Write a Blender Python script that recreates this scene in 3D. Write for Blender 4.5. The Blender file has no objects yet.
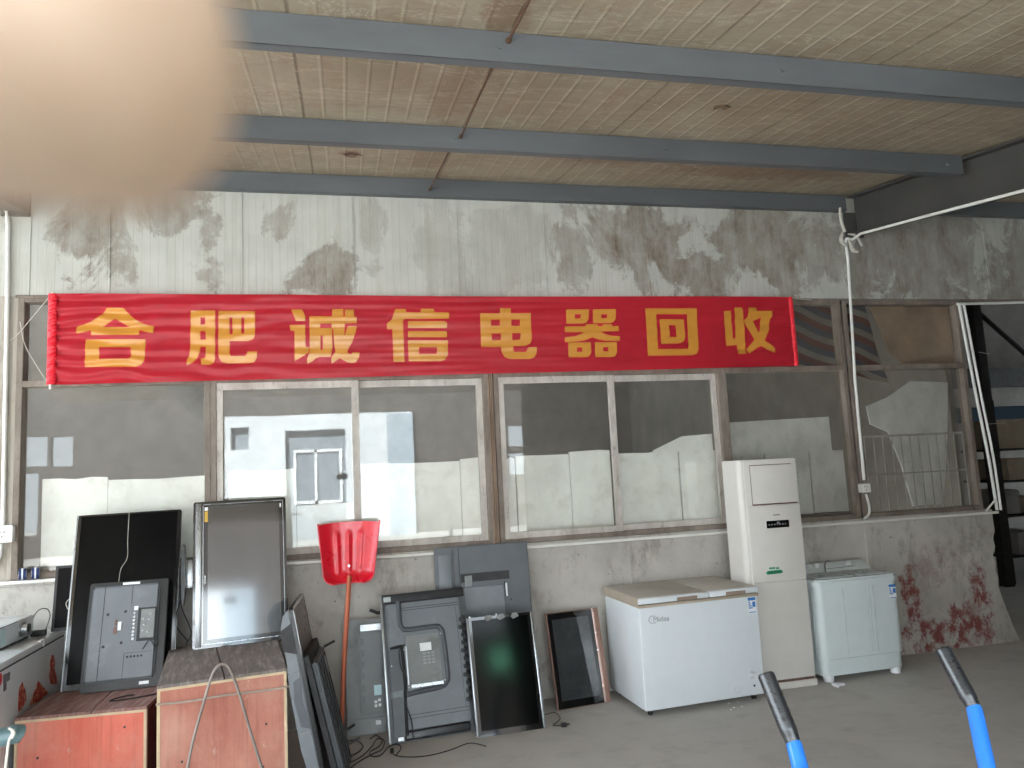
import bpy, bmesh, math, random
from mathutils import Vector, Matrix, noise
random.seed(7)
C = bpy.context.scene.collection
PI = math.pi
R = math.radians
# ------------------------------------------------------------------ camera survey
CAM = Vector((0, 0, 1.75))
CR = Vector((0.97447658, -0.21914613, -0.04868652))
CU = Vector((0.02235015, -0.12108957, 0.99238994))
CF = Vector((0.22337385, 0.96814885, 0.11310100))
FPX = 730.0
D = 5.5675            # distance of the long wall


def at(px, py, Y):
    """surveyed point: where the sight line through a photo point meets the vertical plane at depth Y"""
    d = CR * ((px - 512) / FPX) - CU * ((py - 384) / FPX) + CF
    return CAM + d * (Y / d.y)


def fl(px, py, z=0.0):
    d = CR * ((px - 512) / FPX) - CU * ((py - 384) / FPX) + CF
    return CAM + d * ((z - CAM.z) / d.z)


# ------------------------------------------------------------------ materials
def lin(c):
    return tuple(((v / 255) / 12.92 if v / 255 <= 0.04045 else ((v / 255 + 0.055) / 1.055) ** 2.4) for v in c) + (1.0,)


class NT:
    def __init__(self, name):
        self.m = bpy.data.materials.new(name)
        self.m.use_nodes = True
        self.t = self.m.node_tree
        self.t.nodes.clear()
        self.out = self.n('ShaderNodeOutputMaterial')
        self.tc = self.n('ShaderNodeTexCoord')

    def n(self, typ, **kw):
        nd = self.t.nodes.new(typ)
        for k, v in kw.items():
            setattr(nd, k, v)
        return nd

    def l(self, a, b):
        self.t.links.new(a, b)

    def noise(self, scale=5, detail=5, rough=.6, stretch=(1, 1, 1), loc=(0, 0, 0), dist=0.0):
        mp = self.n('ShaderNodeMapping')
        mp.inputs['Scale'].default_value = stretch
        mp.inputs['Location'].default_value = loc
        self.l(self.tc.outputs['Object'], mp.inputs[0])
        nz = self.n('ShaderNodeTexNoise')
        nz.inputs['Scale'].default_value = scale
        nz.inputs['Detail'].default_value = detail
        nz.inputs['Roughness'].default_value = rough
        nz.inputs['Distortion'].default_value = dist
        self.l(mp.outputs[0], nz.inputs['Vector'])
        return nz.outputs['Fac']

    def ramp(self, fac, a, b, lo=0.0, hi=1.0):
        r = self.n('ShaderNodeMapRange')
        r.inputs[1].default_value = a
        r.inputs[2].default_value = b
        r.inputs[3].default_value = lo
        r.inputs[4].default_value = hi
        self.l(fac, r.inputs[0])
        return r.outputs[0]

    def math(self, op, a, b=None, c=None):
        m = self.n('ShaderNodeMath', operation=op)
        for i, v in enumerate((a, b, c)):
            if v is None:
                continue
            if isinstance(v, (int, float)):
                m.inputs[i].default_value = v
            else:
                self.l(v, m.inputs[i])
        return m.outputs[0]

    def mix(self, fac, a, b):
        m = self.n('ShaderNodeMix', data_type='RGBA')
        if isinstance(fac, (int, float)):
            m.inputs[0].default_value = fac
        else:
            self.l(fac, m.inputs[0])
        for i, v in ((6, a), (7, b)):
            if isinstance(v, tuple):
                m.inputs[i].default_value = v
            else:
                self.l(v, m.inputs[i])
        return m.outputs[2]

    def xyz(self):
        s = self.n('ShaderNodeSeparateXYZ')
        self.l(self.tc.outputs['Object'], s.inputs[0])
        return s.outputs[0], s.outputs[1], s.outputs[2]

    def bsdf(self, col, rough=.6, metal=0.0, bump=None, bstr=.3, bdist=.01, spec=.5, coat=0, sheen=0):
        b = self.n('ShaderNodeBsdfPrincipled')
        if isinstance(col, tuple):
            b.inputs['Base Color'].default_value = col
        else:
            self.l(col, b.inputs['Base Color'])
        if isinstance(rough, (int, float)):
            b.inputs['Roughness'].default_value = rough
        else:
            self.l(rough, b.inputs['Roughness'])
        b.inputs['Metallic'].default_value = metal
        b.inputs['Specular IOR Level'].default_value = spec
        b.inputs['Coat Weight'].default_value = coat
        b.inputs['Coat Roughness'].default_value = .05
        b.inputs['Sheen Weight'].default_value = sheen
        if bump is not None:
            bp = self.n('ShaderNodeBump')
            bp.inputs['Strength'].default_value = bstr
            bp.inputs['Distance'].default_value = bdist
            self.l(bump, bp.inputs['Height'])
            self.l(bp.outputs[0], b.inputs['Normal'])
        self.l(b.outputs[0], self.out.inputs[0])
        return b

    def blob(self, blobs, coords, jit=None, soft=(1.15, .65)):
        """soft patches (a, b, ra, rb, strength) in two object coordinates"""
        tot = None
        u, v = coords
        for (a, b, ra, rb, s) in blobs:
            du = self.math('DIVIDE', self.math('SUBTRACT', u, a), ra)
            dv = self.math('DIVIDE', self.math('SUBTRACT', v, b), rb)
            d = self.math('SQRT', self.math('ADD', self.math('MULTIPLY', du, du), self.math('MULTIPLY', dv, dv)))
            if jit is not None:
                d = self.math('ADD', d, jit)
            f = self.ramp(d, soft[0], soft[1], 0, s)
            tot = f if tot is None else self.math('MAXIMUM', tot, f)
        return tot


MC = {}


def mat(name, rgb, rough=.5, metal=0.0, var=.12, vs=9, bump=0.0, spec=.5, coat=0, dirt=None, stretch=(1, 1, 1), sheen=0, bs=60):
    if name in MC:
        return MC[name]
    t = NT(name)
    base = lin(rgb)
    dk = tuple(v * (1 - var * 2) for v in base[:3]) + (1,)
    lt = tuple(min(1, v * (1 + var)) for v in base[:3]) + (1,)
    f = t.ramp(t.noise(vs, 6, .6, stretch), .3, .7)
    col = t.mix(f, dk, lt)
    if dirt:
        drgb, amt, dsc = dirt
        g = t.ramp(t.noise(dsc, 8, .7, stretch, (3, 1, 2)), .6 - amt * .3, .75 - amt * .2, 0, 1)
        col = t.mix(g, col, lin(drgb))
    rr = t.ramp(t.noise(vs * 1.7, 4, .5, stretch, (5, 5, 5)), .3, .7, max(.03, rough * .85), min(1, rough * 1.15))
    t.bsdf(col, rr, metal, t.noise(bs, 5, .6, stretch) if bump else None, bump, .004, spec, coat, sheen)
    MC[name] = t.m
    return t.m


# ------------------------------------------------------------------ mesh helpers
def nb():
    return bmesh.new()


def box(bm, x0, x1, y0, y1, z0, z1, bev=0.0, seg=2, M=None):
    r = bmesh.ops.create_cube(bm, size=1)
    vs = r['verts']
    for v in vs:
        v.co = Vector(((x0 + x1) / 2 + v.co.x * (x1 - x0), (y0 + y1) / 2 + v.co.y * (y1 - y0), (z0 + z1) / 2 + v.co.z * (z1 - z0)))
    if bev:
        es = list({e for v in vs for e in v.link_edges})
        rr = bmesh.ops.bevel(bm, geom=es, offset=bev, segments=seg, affect='EDGES', profile=.5)
        vs = list({v for f in rr['faces'] for v in f.verts} | {v for v in vs if v.is_valid})
    if M is not None:
        for v in vs:
            v.co = M @ v.co
    return vs


def prism(bm, poly, y0, y1, M=None, axis='y'):
    """poly in (x, z), extruded between y0 and y1"""
    def P(a, b, c):
        v = Vector((a, c, b)) if axis == 'y' else (Vector((c, a, b)) if axis == 'x' else Vector((a, b, c)))
        return M @ v if M is not None else v
    A = [bm.verts.new(P(a, b, y0)) for a, b in poly]
    B = [bm.verts.new(P(a, b, y1)) for a, b in poly]
    n = len(poly)
    fs = [bm.faces.new(A), bm.faces.new(B[::-1])]
    for i in range(n):
        fs.append(bm.faces.new((A[i], B[i], B[(i + 1) % n], A[(i + 1) % n])))
    bmesh.ops.recalc_face_normals(bm, faces=fs)
    return A + B


def ring(bm, outer, inner, y0, y1):
    """frame between two polygons of equal count"""
    n = len(outer)
    L = []
    for y in (y0, y1):
        L.append(([bm.verts.new((a, y, b)) for a, b in outer], [bm.verts.new((a, y, b)) for a, b in inner]))
    fs = []
    for i in range(n):
        j = (i + 1) % n
        fs.append(bm.faces.new((L[0][0][i], L[0][0][j], L[0][1][j], L[0][1][i])))
        fs.append(bm.faces.new((L[1][0][i], L[1][1][i], L[1][1][j], L[1][0][j])))
        fs.append(bm.faces.new((L[0][0][i], L[1][0][i], L[1][0][j], L[0][0][j])))
        fs.append(bm.faces.new((L[0][1][i], L[0][1][j], L[1][1][j], L[1][1][i])))
    bmesh.ops.recalc_face_normals(bm, faces=fs)


def rrect(x0, x1, z0, z1, r, seg=5):
    pts = []
    for cx, cz, a in ((x1 - r, z0 + r, -90), (x1 - r, z1 - r, 0), (x0 + r, z1 - r, 90), (x0 + r, z0 + r, 180)):
        for i in range(seg + 1):
            t = R(a + 90 * i / seg)
            pts.append((cx + r * math.cos(t), cz + r * math.sin(t)))
    return pts


def catmull(pts, n=6):
    pts = [Vector(p) for p in pts]
    if len(pts) < 3:
        return pts
    P = [pts[0] * 2 - pts[1]] + pts + [pts[-1] * 2 - pts[-2]]
    out = []
    for i in range(1, len(P) - 2):
        for k in range(n):
            t = k / n
            a, b, c, d = P[i - 1], P[i], P[i + 1], P[i + 2]
            out.append(.5 * ((2 * b) + (c - a) * t + (2 * a - 5 * b + 4 * c - d) * t * t + (3 * b - a - 3 * c + d) * t ** 3))
    out.append(pts[-1])
    return out


def tube(bm, pts, rad, seg=10, smooth=0, cap=True, radii=None):
    if smooth:
        if radii:
            rr = []
            for i in range(len(radii) - 1):
                for k in range(smooth):
                    rr.append(radii[i] + (radii[i + 1] - radii[i]) * k / smooth)
            rr.append(radii[-1])
            radii = rr
        pts = catmull(pts, smooth)
    pts = [Vector(p) for p in pts]
    n = len(pts)
    prev = None
    rings = []
    for i, p in enumerate(pts):
        t = (pts[min(i + 1, n - 1)] - pts[max(i - 1, 0)])
        if t.length < 1e-9:
            t = Vector((0, 0, 1))
        t.normalize()
        if prev is None:
            a = Vector((0, 0, 1)) if abs(t.z) < .9 else Vector((1, 0, 0))
            u = t.cross(a).normalized()
        else:
            u = (prev - t * prev.dot(t))
            u = u.normalized() if u.length > 1e-6 else t.orthogonal().normalized()
        prev = u
        w = t.cross(u)
        r = radii[i] if radii else rad
        rings.append([bm.verts.new(p + (u * math.cos(2 * PI * k / seg) + w * math.sin(2 * PI * k / seg)) * r) for k in range(seg)])
    fs = []
    for i in range(n - 1):
        for k in range(seg):
            fs.append(bm.faces.new((rings[i][k], rings[i][(k + 1) % seg], rings[i + 1][(k + 1) % seg], rings[i + 1][k])))
    if cap:
        fs.append(bm.faces.new(rings[0][::-1]))
        fs.append(bm.faces.new(rings[-1]))
    bmesh.ops.recalc_face_normals(bm, faces=fs)


def disc(bm, c, axis, r, h, seg=24, r2=None):
    a = Vector(axis).normalized()
    c = Vector(c)
    tube(bm, [c, c + a * h], r, seg, radii=[r, r2 if r2 is not None else r])


def obj(name, bm, m, parent=None, loc=None, rot=None, ang=35, mtx=None):
    me = bpy.data.meshes.new(name)
    bm.to_mesh(me)
    bm.free()
    for p in me.polygons:
        p.use_smooth = True
    me.set_sharp_from_angle(angle=R(ang))
    for x in (m if isinstance(m, (list, tuple)) else [m]):
        me.materials.append(x)
    o = bpy.data.objects.new(name, me)
    C.objects.link(o)
    if parent is not None:
        o.parent = parent
    if loc is not None:
        o.location = loc
    if rot is not None:
        o.rotation_euler = rot
    if mtx is not None:
        o.matrix_world = mtx
    return o


def tag(o, label, cat, group=None, kind=None):
    o['label'] = label
    o['category'] = cat
    if group:
        o['group'] = group
    if kind:
        o['kind'] = kind
    return o


def empty(name, loc=(0, 0, 0), rot=(0, 0, 0), mtx=None):
    o = bpy.data.objects.new(name, None)
    o.empty_display_size = .1
    C.objects.link(o)
    o.location = loc
    o.rotation_euler = rot
    if mtx is not None:
        o.matrix_world = mtx
    return o


def struct(o, label, cat):
    return tag(o, label, cat, kind='structure')


def lean(loc, yaw, tilt, roll=0):
    """stands on its lower edge at loc and leans back by tilt (local x = width, z = height, +y = behind)"""
    return Matrix.Translation(loc) @ Matrix.Rotation(R(yaw), 4, 'Z') @ Matrix.Rotation(R(-tilt), 4, 'X') @ Matrix.Rotation(R(-roll), 4, 'Y')


# ================================================================== MATERIALS OF THE PLACE
def m_floor():
    t = NT('concrete_floor')
    a = t.ramp(t.noise(.9, 8, .65), .3, .7)
    col = t.mix(a, lin((170, 166, 160)), lin((188, 184, 178)))
    s = t.ramp(t.noise(4, 8, .7, (1, 1.3, 1), (4, 2, 0)), .5, .75)
    col = t.mix(t.math('MULTIPLY', s, .35), col, lin((125, 120, 114)))
    w = t.ramp(t.noise(14, 6, .7, (1, 3, 1), (1, 8, 0)), .68, .74)
    col = t.mix(t.math('MULTIPLY', w, .45), col, lin((190, 186, 178)))
    t.bsdf(col, .78, 0, t.noise(40, 8, .7), .35, .006, .3)
    return t.m


def m_panelwall():
    t = NT('stained_white_panels')
    x, y, z = t.xyz()
    col = t.mix(t.ramp(t.noise(2.5, 6, .6), .3, .7), lin((172, 172, 165)), lin((190, 190, 183)))
    # fine vertical ribs
    ribs = t.ramp(t.math('PINGPONG', x, .028), .0, .006)
    col = t.mix(t.math('MULTIPLY', t.math('SUBTRACT', 1.0, ribs), .10), col, lin((150, 145, 130)))
    # stains, with vertical drips; right-end patches also paint in the dimmer light
    jit = t.ramp(t.noise(2.6, 10, .7, (1, 1, .75), (2, 0, 5), .5), .3, .7, -1.0, 1.0)
    B = [(-1.75, 3.60, .30, .34, .9), (-1.25, 3.75, .22, .25, .8), (-.93, 3.48, .13, .30, .8), (-.45, 3.65, .13, .2, .7), (-.15, 3.35, .30, .28, .95), (.25, 3.62, .13, .35, .45),
         (.75, 3.5, .2, .4, .3), (1.35, 3.5, .35, .4, .3), (1.85, 3.45, .18, .35, .75), (2.2, 3.6, .25, .3, .8), (2.55, 3.5, .5, .38, 1.0), (2.95, 3.35, .35, .35, .95), (3.5, 3.58, .6, .36, .9),
         (3.72, 3.28, .2, .22, 1.0), (4.2, 3.5, .4, .3, .7), (5.3, 3.45, 1.1, .5, .85), (-2.6, 3.4, .3, .4, .4)]
    st = t.blob(B, (x, z), jit, (1.1, .82))
    drip = t.ramp(t.noise(9, 7, .7, (1, 1, .12), (7, 3, 1)), .3, .6, .55, 1)
    fine = t.ramp(t.noise(7, 9, .7, (1, 1, .6)), .3, .65, .35, 1)
    st = t.math('MULTIPLY', st, t.math('MULTIPLY', drip, fine))
    col = t.mix(t.math('MULTIPLY', st, .95), col, lin((98, 80, 63)))
    # light scratches across the dark patches
    sc = t.ramp(t.noise(16, 9, .8, (.5, 1, 1.4), (9, 1, 4), 1.5), .64, .68)
    col = t.mix(t.math('MULTIPLY', sc, .35), col, lin((205, 200, 188)))
    # overall grime from the top edge and streaks
    g = t.ramp(t.noise(11, 6, .7, (1, 1, .05), (1, 1, 9)), .5, .75, 0, .55)
    col = t.mix(g, col, lin((150, 142, 126)))
    t.bsdf(col, .55, 0, t.math('ADD', ribs, t.math('MULTIPLY', t.noise(20, 5), .6)), .25, .004, .35)
    return t.m


def m_lowwall():
    t = NT('worn_concrete_render')
    x, y, z = t.xyz()
    col = t.mix(t.ramp(t.noise(1.7, 8, .65), .3, .7), lin((162, 157, 150)), lin((196, 192, 185)))
    s = t.ramp(t.noise(6, 9, .75, (1, 1, .5), (3, 3, 3)), .52, .66)
    col = t.mix(t.math('MULTIPLY', s, .55), col, lin((118, 108, 96)))
    d = t.ramp(t.noise(10, 8, .8, (1, 1, .12), (8, 1, 1)), .58, .68)
    col = t.mix(t.math('MULTIPLY', d, .25), col, lin((118, 108, 96)))
    # rust-red paint splashed low at the right-hand end
    jit = t.ramp(t.noise(6, 10, .75, (1, 1, 1), (1, 5, 2), .1), .3, .7, -.7, .7)
    red = t.blob([(4.72, .42, .09, .32, 1), (4.85, .12, .45, .16, 1), (5.25, .2, .3, .22, 1), (5.45, .32, .12, .35, 1), (4.45, .42, .12, .25, .5), (5.0, .72, .25, .2, .35)], (x, z), jit)
    rn = t.ramp(t.noise(11, 10, .78, (1, 1, .8), (3, 9, 1), .15), .44, .54)
    col = t.mix(t.math('MULTIPLY', t.math('MULTIPLY', red, rn), .85), col, lin((120, 34, 28)))
    # dark pits
    p = t.ramp(t.noise(34, 3, .5, (1, 1, 1), (6, 2, 2)), .70, .74)
    col = t.mix(t.math('MULTIPLY', p, .6), col, lin((80, 72, 64)))
    t.bsdf(col, .85, 0, t.noise(24, 9, .75), .5, .008, .25)
    return t.m


def m_ceiling():
    t = NT('foil_faced_roof_panels')
    x, y, z = t.xyz()
    col = t.mix(t.ramp(t.noise(1.6, 6, .6), .3, .7), lin((150, 136, 117)), lin((174, 162, 142)))
    # panel seams every .95 m, ribs between
    seam = t.ramp(t.math('PINGPONG', t.math('ADD', x, .2), .475), .012, .0, 0, 1)
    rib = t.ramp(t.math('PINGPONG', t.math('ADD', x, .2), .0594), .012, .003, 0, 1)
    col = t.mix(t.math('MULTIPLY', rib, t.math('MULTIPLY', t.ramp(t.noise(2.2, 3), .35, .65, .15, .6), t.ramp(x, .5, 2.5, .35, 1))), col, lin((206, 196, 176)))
    rust = t.ramp(t.noise(3.2, 9, .75, (1.6, .7, 1), (3, 1, 0)), .53, .68)
    col = t.mix(t.math('MULTIPLY', rust, .35), col, lin((140, 103, 68)))
    jit = t.ramp(t.noise(13, 8, .7), .3, .7, -.5, .5)
    # brown patches beside the tie rods; a red-brown hole near the second seam
    pb = t.blob([(.70, 2.75, .10, .35, .6), (.62, 3.75, .13, .5, .35), (.62, 4.9, .12, .35, .35), (2.1, 3.2, .3, .12, .3), (1.95, 4.7, .5, .2, .4), (3.2, 4.9, .8, .25, .5)], (x, y), jit)
    col = t.mix(pb, col, lin((112, 78, 52)))
    hb = t.blob([(.08, 4.95, .085, .07, 1)], (x, y), jit)
    col = t.mix(hb, col, lin((86, 44, 30)))
    col = t.mix(t.math('MULTIPLY', seam, .75), col, lin((84, 70, 54)))
    # torn, wrinkled foil
    wr = t.noise(2.4, 9, .7, (.35, 1.5, 1), (5, 2, 1), 1.4)
    tear = t.ramp(t.math('ABSOLUTE', t.math('SUBTRACT', wr, .5)), .007, .0, 0, .6)
    soil = t.ramp(t.noise(1.1, 8, .7, (1.3, .8, 1), (2, 6, 0)), .42, .62)
    col = t.mix(t.math('MULTIPLY', soil, .35), col, lin((138, 118, 96)))
    col = t.mix(tear, col, lin((222, 212, 192)))
    t.bsdf(col, .6, 0, t.math('ADD', wr, t.math('MULTIPLY', rib, .12)), .5, .03, .3)
    return t.m


def m_paint_steel(name, rgb, amt=.25):
    t = NT(name)
    col = t.mix(t.ramp(t.noise(3, 6, .6, (.3, 1, 1)), .3, .7), lin(tuple(int(c * .9) for c in rgb)), lin(tuple(min(255, int(c * 1.06)) for c in rgb)))
    s = t.ramp(t.noise(14, 9, .75, (.5, 1, 1), (2, 2, 2)), .62, .72)
    col = t.mix(t.math('MULTIPLY', s, amt), col, lin((92, 70, 55)))
    t.bsdf(col, .5, 0, t.noise(30, 6), .12, .004, .4)
    return t.m


def m_frame(name, a, b):
    t = NT(name)
    n = t.ramp(t.noise(5, 9, .75, (1, 1, .35)), .35, .65)
    col = t.mix(n, lin(a), lin(b))
    s = t.ramp(t.noise(22, 8, .8, (1, 1, .4), (4, 4, 4)), .55, .68)
    col = t.mix(t.math('MULTIPLY', s, .6), col, lin((92, 74, 60)))
    t.bsdf(col, .7, 0, t.noise(40, 6), .3, .003, .3)
    return t.m


def m_glass(name, dust=.22, drgb=(150, 146, 138), tint=.86, refl=1.0):
    t = NT(name)
    tr = t.n('ShaderNodeBsdfTransparent')
    tr.inputs[0].default_value = (tint, tint, tint * .98, 1)
    gl = t.n('ShaderNodeBsdfGlossy')
    gl.inputs['Roughness'].default_value = .012
    gl.inputs['Color'].default_value = (1, 1, 1, 1)
    fr = t.n('ShaderNodeFresnel')
    ge = t.n('ShaderNodeNewGeometry')
    t.l(t.ramp(ge.outputs['Backfacing'], 0, 1, 1.5, 1 / 1.5), fr.inputs['IOR'])
    bp = t.n('ShaderNodeBump')
    bp.inputs['Strength'].default_value = .012
    bp.inputs['Distance'].default_value = .02
    t.l(t.noise(2.2, 3, .5), bp.inputs['Height'])
    t.l(bp.outputs[0], gl.inputs['Normal'])
    df = t.n('ShaderNodeBsdfDiffuse')
    dc = t.mix(t.ramp(t.noise(4, 7, .7), .3, .7), lin(drgb), lin(tuple(int(c * .8) for c in drgb)))
    t.l(dc, df.inputs[0])
    m1 = t.n('ShaderNodeMixShader')
    t.l(t.math('MULTIPLY', fr.outputs[0], refl), m1.inputs[0])
    t.l(tr.outputs[0], m1.inputs[1])
    t.l(gl.outputs[0], m1.inputs[2])
    m2 = t.n('ShaderNodeMixShader')
    dn = t.ramp(t.noise(3.1, 9, .7, (1, 1, .6), (1, 7, 2)), .3, .72, dust * .55, dust * 1.35)
    sp = t.ramp(t.noise(45, 5, .7), .66, .72, 0, .35)
    t.l(t.math('ADD', dn, t.math('MULTIPLY', sp, .4)), m2.inputs[0])
    t.l(m1.outputs[0], m2.inputs[1])
    t.l(df.outputs[0], m2.inputs[2])
    t.l(m2.outputs[0], t.out.inputs[0])
    return t.m


FLOOR = m_floor()
PANELW = m_panelwall()
LOWW = m_lowwall()
CEIL = m_ceiling()
PURL = m_paint_steel('grey_blue_steel_paint', (98, 101, 104), .3)
RAFT = m_paint_steel('dark_grey_steel_paint', (72, 70, 68), .35)
FRL = m_frame('weathered_pale_frame', (160, 152, 144), (204, 198, 191))
FRD = m_frame('weathered_brown_frame', (104, 93, 84), (140, 130, 120))
GLASS = m_glass('dusty_glass', .075, (205, 200, 194), 1.0)
GLASS2 = m_glass('grimy_glass', .14, (150, 142, 134), .96)
PVC = mat('white_pvc', (228, 227, 222), .4, var=.03)
WHITE = mat('white_enamel', (218, 224, 228), .22, var=.015, coat=.3)
CREAM = mat('ivory_plastic', (212, 208, 202), .35, var=.02)
WASH = mat('pale_mint_plastic', (208, 217, 217), .35, var=.02)
BLACK = mat('black_plastic', (30, 30, 32), .35, var=.15)
BLACKM = mat('matt_black_plastic', (36, 36, 38), .6, var=.2)
GLOSSB = mat('gloss_black_bezel', (14, 14, 17), .08, var=.1, coat=.6)
RUBBER = mat('black_rubber', (28, 28, 30), .7, var=.15)
GREYC = mat('dark_grey_back_cover', (108, 113, 118), .40, var=.05, dirt=((124, 128, 130), .15, 5), bump=.1, bs=90)
GREYD = mat('charcoal_back_cover', (78, 82, 87), .42, var=.06, dirt=((84, 86, 88), .15, 5), bump=.08)
GREYL = mat('dusty_grey_casing', (128, 130, 130), .55, var=.07, dirt=((98, 98, 96), .3, 6), bump=.08)
SILV = mat('brushed_silver', (176, 180, 184), .28, metal=.8, var=.06, stretch=(1, 1, .2))
STEEL = mat('galvanised_steel', (168, 172, 174), .35, metal=.85, var=.12)
ROPE = mat('pale_cord', (205, 200, 190), .8, var=.1)
CORDB = mat('black_cord', (24, 24, 26), .5)
RED = mat('red_shovel_plastic', (214, 22, 44), .3, var=.05, coat=.2)
ORW = mat('orange_painted_wood', (196, 104, 70), .5, var=.12, stretch=(1, 1, .1))
BOARD = mat('dusty_white_board', (238, 241, 240), .75, var=.07, vs=2.5, dirt=((216, 216, 212), .3, 7))
PAPER = mat('white_label', (232, 234, 236), .5, var=.03)
BLUEL = mat('blue_print', (52, 120, 190), .5, var=.05)
GREENL = mat('green_print', (30, 140, 100), .5, var=.1)
DARKT = mat('dark_print', (50, 52, 56), .5)
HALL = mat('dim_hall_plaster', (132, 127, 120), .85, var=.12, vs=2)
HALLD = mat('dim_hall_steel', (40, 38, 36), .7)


def m_screen(name, rgb, rough, spec=.5):
    t = NT(name)
    col = t.mix(t.ramp(t.noise(7, 6, .7), .4, .7), lin(rgb), lin(tuple(int(c * 1.25 + 2) for c in rgb)))
    sm = t.ramp(t.noise(3, 7, .7, (1, 1, 1), (5, 1, 1)), .3, .7, rough * .7, rough * 1.3)
    bb = t.bsdf(col, sm, 0, None, spec=spec, coat=.8 if spec >= 1 else .35 if spec >= .8 else 0)
    if spec >= 1:
        bb.inputs['IOR'].default_value = 1.5
    return t.m


SCRM = m_screen('matt_lcd_panel', (34, 34, 36), .10, 1.0)
SCRA = m_screen('dull_black_lcd_panel', (9, 9, 10), .22, .1)
SCRB = m_screen('black_glass_panel', (12, 12, 13), .10)
SCRG = m_screen('dark_green_glass_panel', (3, 4, 4), .10, .14)
SCRJ = m_screen('smoked_glass_panel', (50, 53, 55), .04, .8)

# ================================================================== THE SETTING
bm = nb()
box(bm, -14, 20, -24, 16, -.2, 0)
struct(obj('floor', bm, FLOOR), 'grey dusty concrete floor in front of the long window wall', 'floor')

# upper wall of white panels, with standing seams as thin relief
bm = nb()
prism(bm, [(-7, 3.09), (9, 3.09), (9, 4.6), (-7, 4.6)], D, D + .1)
for px in (30, 110, 242, 353, 458, 545, 647, 737, 905, 985):
    X = at(px, 250, D).x
    box(bm, X - .004, X + .004, D - .006, D + .002, 3.095, 4.2)
wu = struct(obj('wall_back', bm, PANELW), 'stained white panel wall above the windows and the banner', 'wall')

# lower wall, broken at its right-hand end
poly = [(-7, 0), (5.80, 0), (5.74, .14), (5.66, .40), (5.635, .50), (5.65, .56), (5.625, .62), (5.64, .70), (5.62, .76), (5.655, .83), (5.64, .90), (5.67, .97), (5.665, 1.14), (-7, 1.14)]
bm = nb()
prism(bm, poly, D, D + .22)
box(bm, -7, 5.66, D - .012, D + .2, 1.125, 1.165, .004, 1)
X1 = at(868, 545, D).x
box(bm, X1 - .03, X1 + .03, D - .012, D + .02, .55, 1.13, .008, 1)
X2 = at(631, 560, D).x
box(bm, X2 - .012, X2 + .012, D - .006, D + .02, 0, 1.13, .004, 1)
struct(obj('wall_front', bm, LOWW), 'low grey concrete wall under the windows, red-stained and broken at right', 'wall')

# plaster pillar left of the windows
bm = nb()
prism(bm, [(-7, 1.14), (-2.19, 1.14), (-2.19, 3.09), (-7, 3.09)], D, D + .2)
box(bm, -2.21, -2.18, D - .01, D + .03, 1.17, 3.09, .004, 1)
struct(obj('wall_left', bm, mat('grey_pillar_plaster', (165, 158, 147), .85, var=.12, vs=3, stretch=(1, 1, .25), dirt=((120, 108, 96), .4, 6))), 'grey-brown plaster pillar left of the windows', 'wall')

# header trims
bm = nb()
box(bm, -2.2, 9, D - .02, D + .03, 3.075, 3.095, .003, 1)
struct(obj('trim_1', bm, FRD), 'thin rusty rail along the top of the window band', 'trim')

# roof
SL = R(8.2)
K = math.tan(SL)


def zc(Y, dz=0.0):
    return 3.90 + dz - K * (D - Y)


YE = -1.2       # open eave, behind the photographer
bm = nb()
prism(bm, [(YE, zc(YE, .145)), (D + .4, zc(D + .4, .145)), (D + .4, zc(D + .4, .245)), (YE, zc(YE, .245))], -4.2, 11, axis='x')
struct(obj('ceiling', bm, CEIL), 'cream foil-faced sloping roof lining with rust marks, above the purlins', 'ceiling')


def purlin(Yf, x0, x1, label):
    """folded channel: web towards the open side, flanges going back, lips turned in"""
    bm = nb()
    z = zc(Yf)
    h, f, l, t = .142, .055, .016, .004
    prof = [(Yf, z), (Yf + f, z), (Yf + f, z + l), (Yf + f - t, z + l), (Yf + f - t, z + t), (Yf + t, z + t), (Yf + t, z + h - t), (Yf + f - t, z + h - t),
            (Yf + f - t, z + h - l), (Yf + f, z + h - l), (Yf + f, z + h), (Yf, z + h)]
    prism(bm, prof, x0, x1, axis='x')
    box(bm, x0, x1, Yf - .003, Yf + .004, z, z + .012)
    # bolts
    for X in (.7, 2.1, 4.3):
        if x0 < X < x1 - .1:
            disc(bm, (X, Yf, z + .07), (0, -1, 0), .012, .01, 6)
    o = obj('purlin', bm, PURL)
    return struct(o, label, 'beam')


purlin(D - .06, -2.12, 4.435, 'lowest grey steel purlin, running along the top of the panel wall')
purlin(D - .06, 4.605, 10, 'dark steel purlin on the panel wall, right of the rafter')
purlin(4.246, -2.12, 4.435, 'middle grey steel purlin under the roof, ending at the dark rafter')
purlin(2.95, -2.12, 4.435, 'nearest and widest-looking grey steel purlin under the roof')


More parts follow.
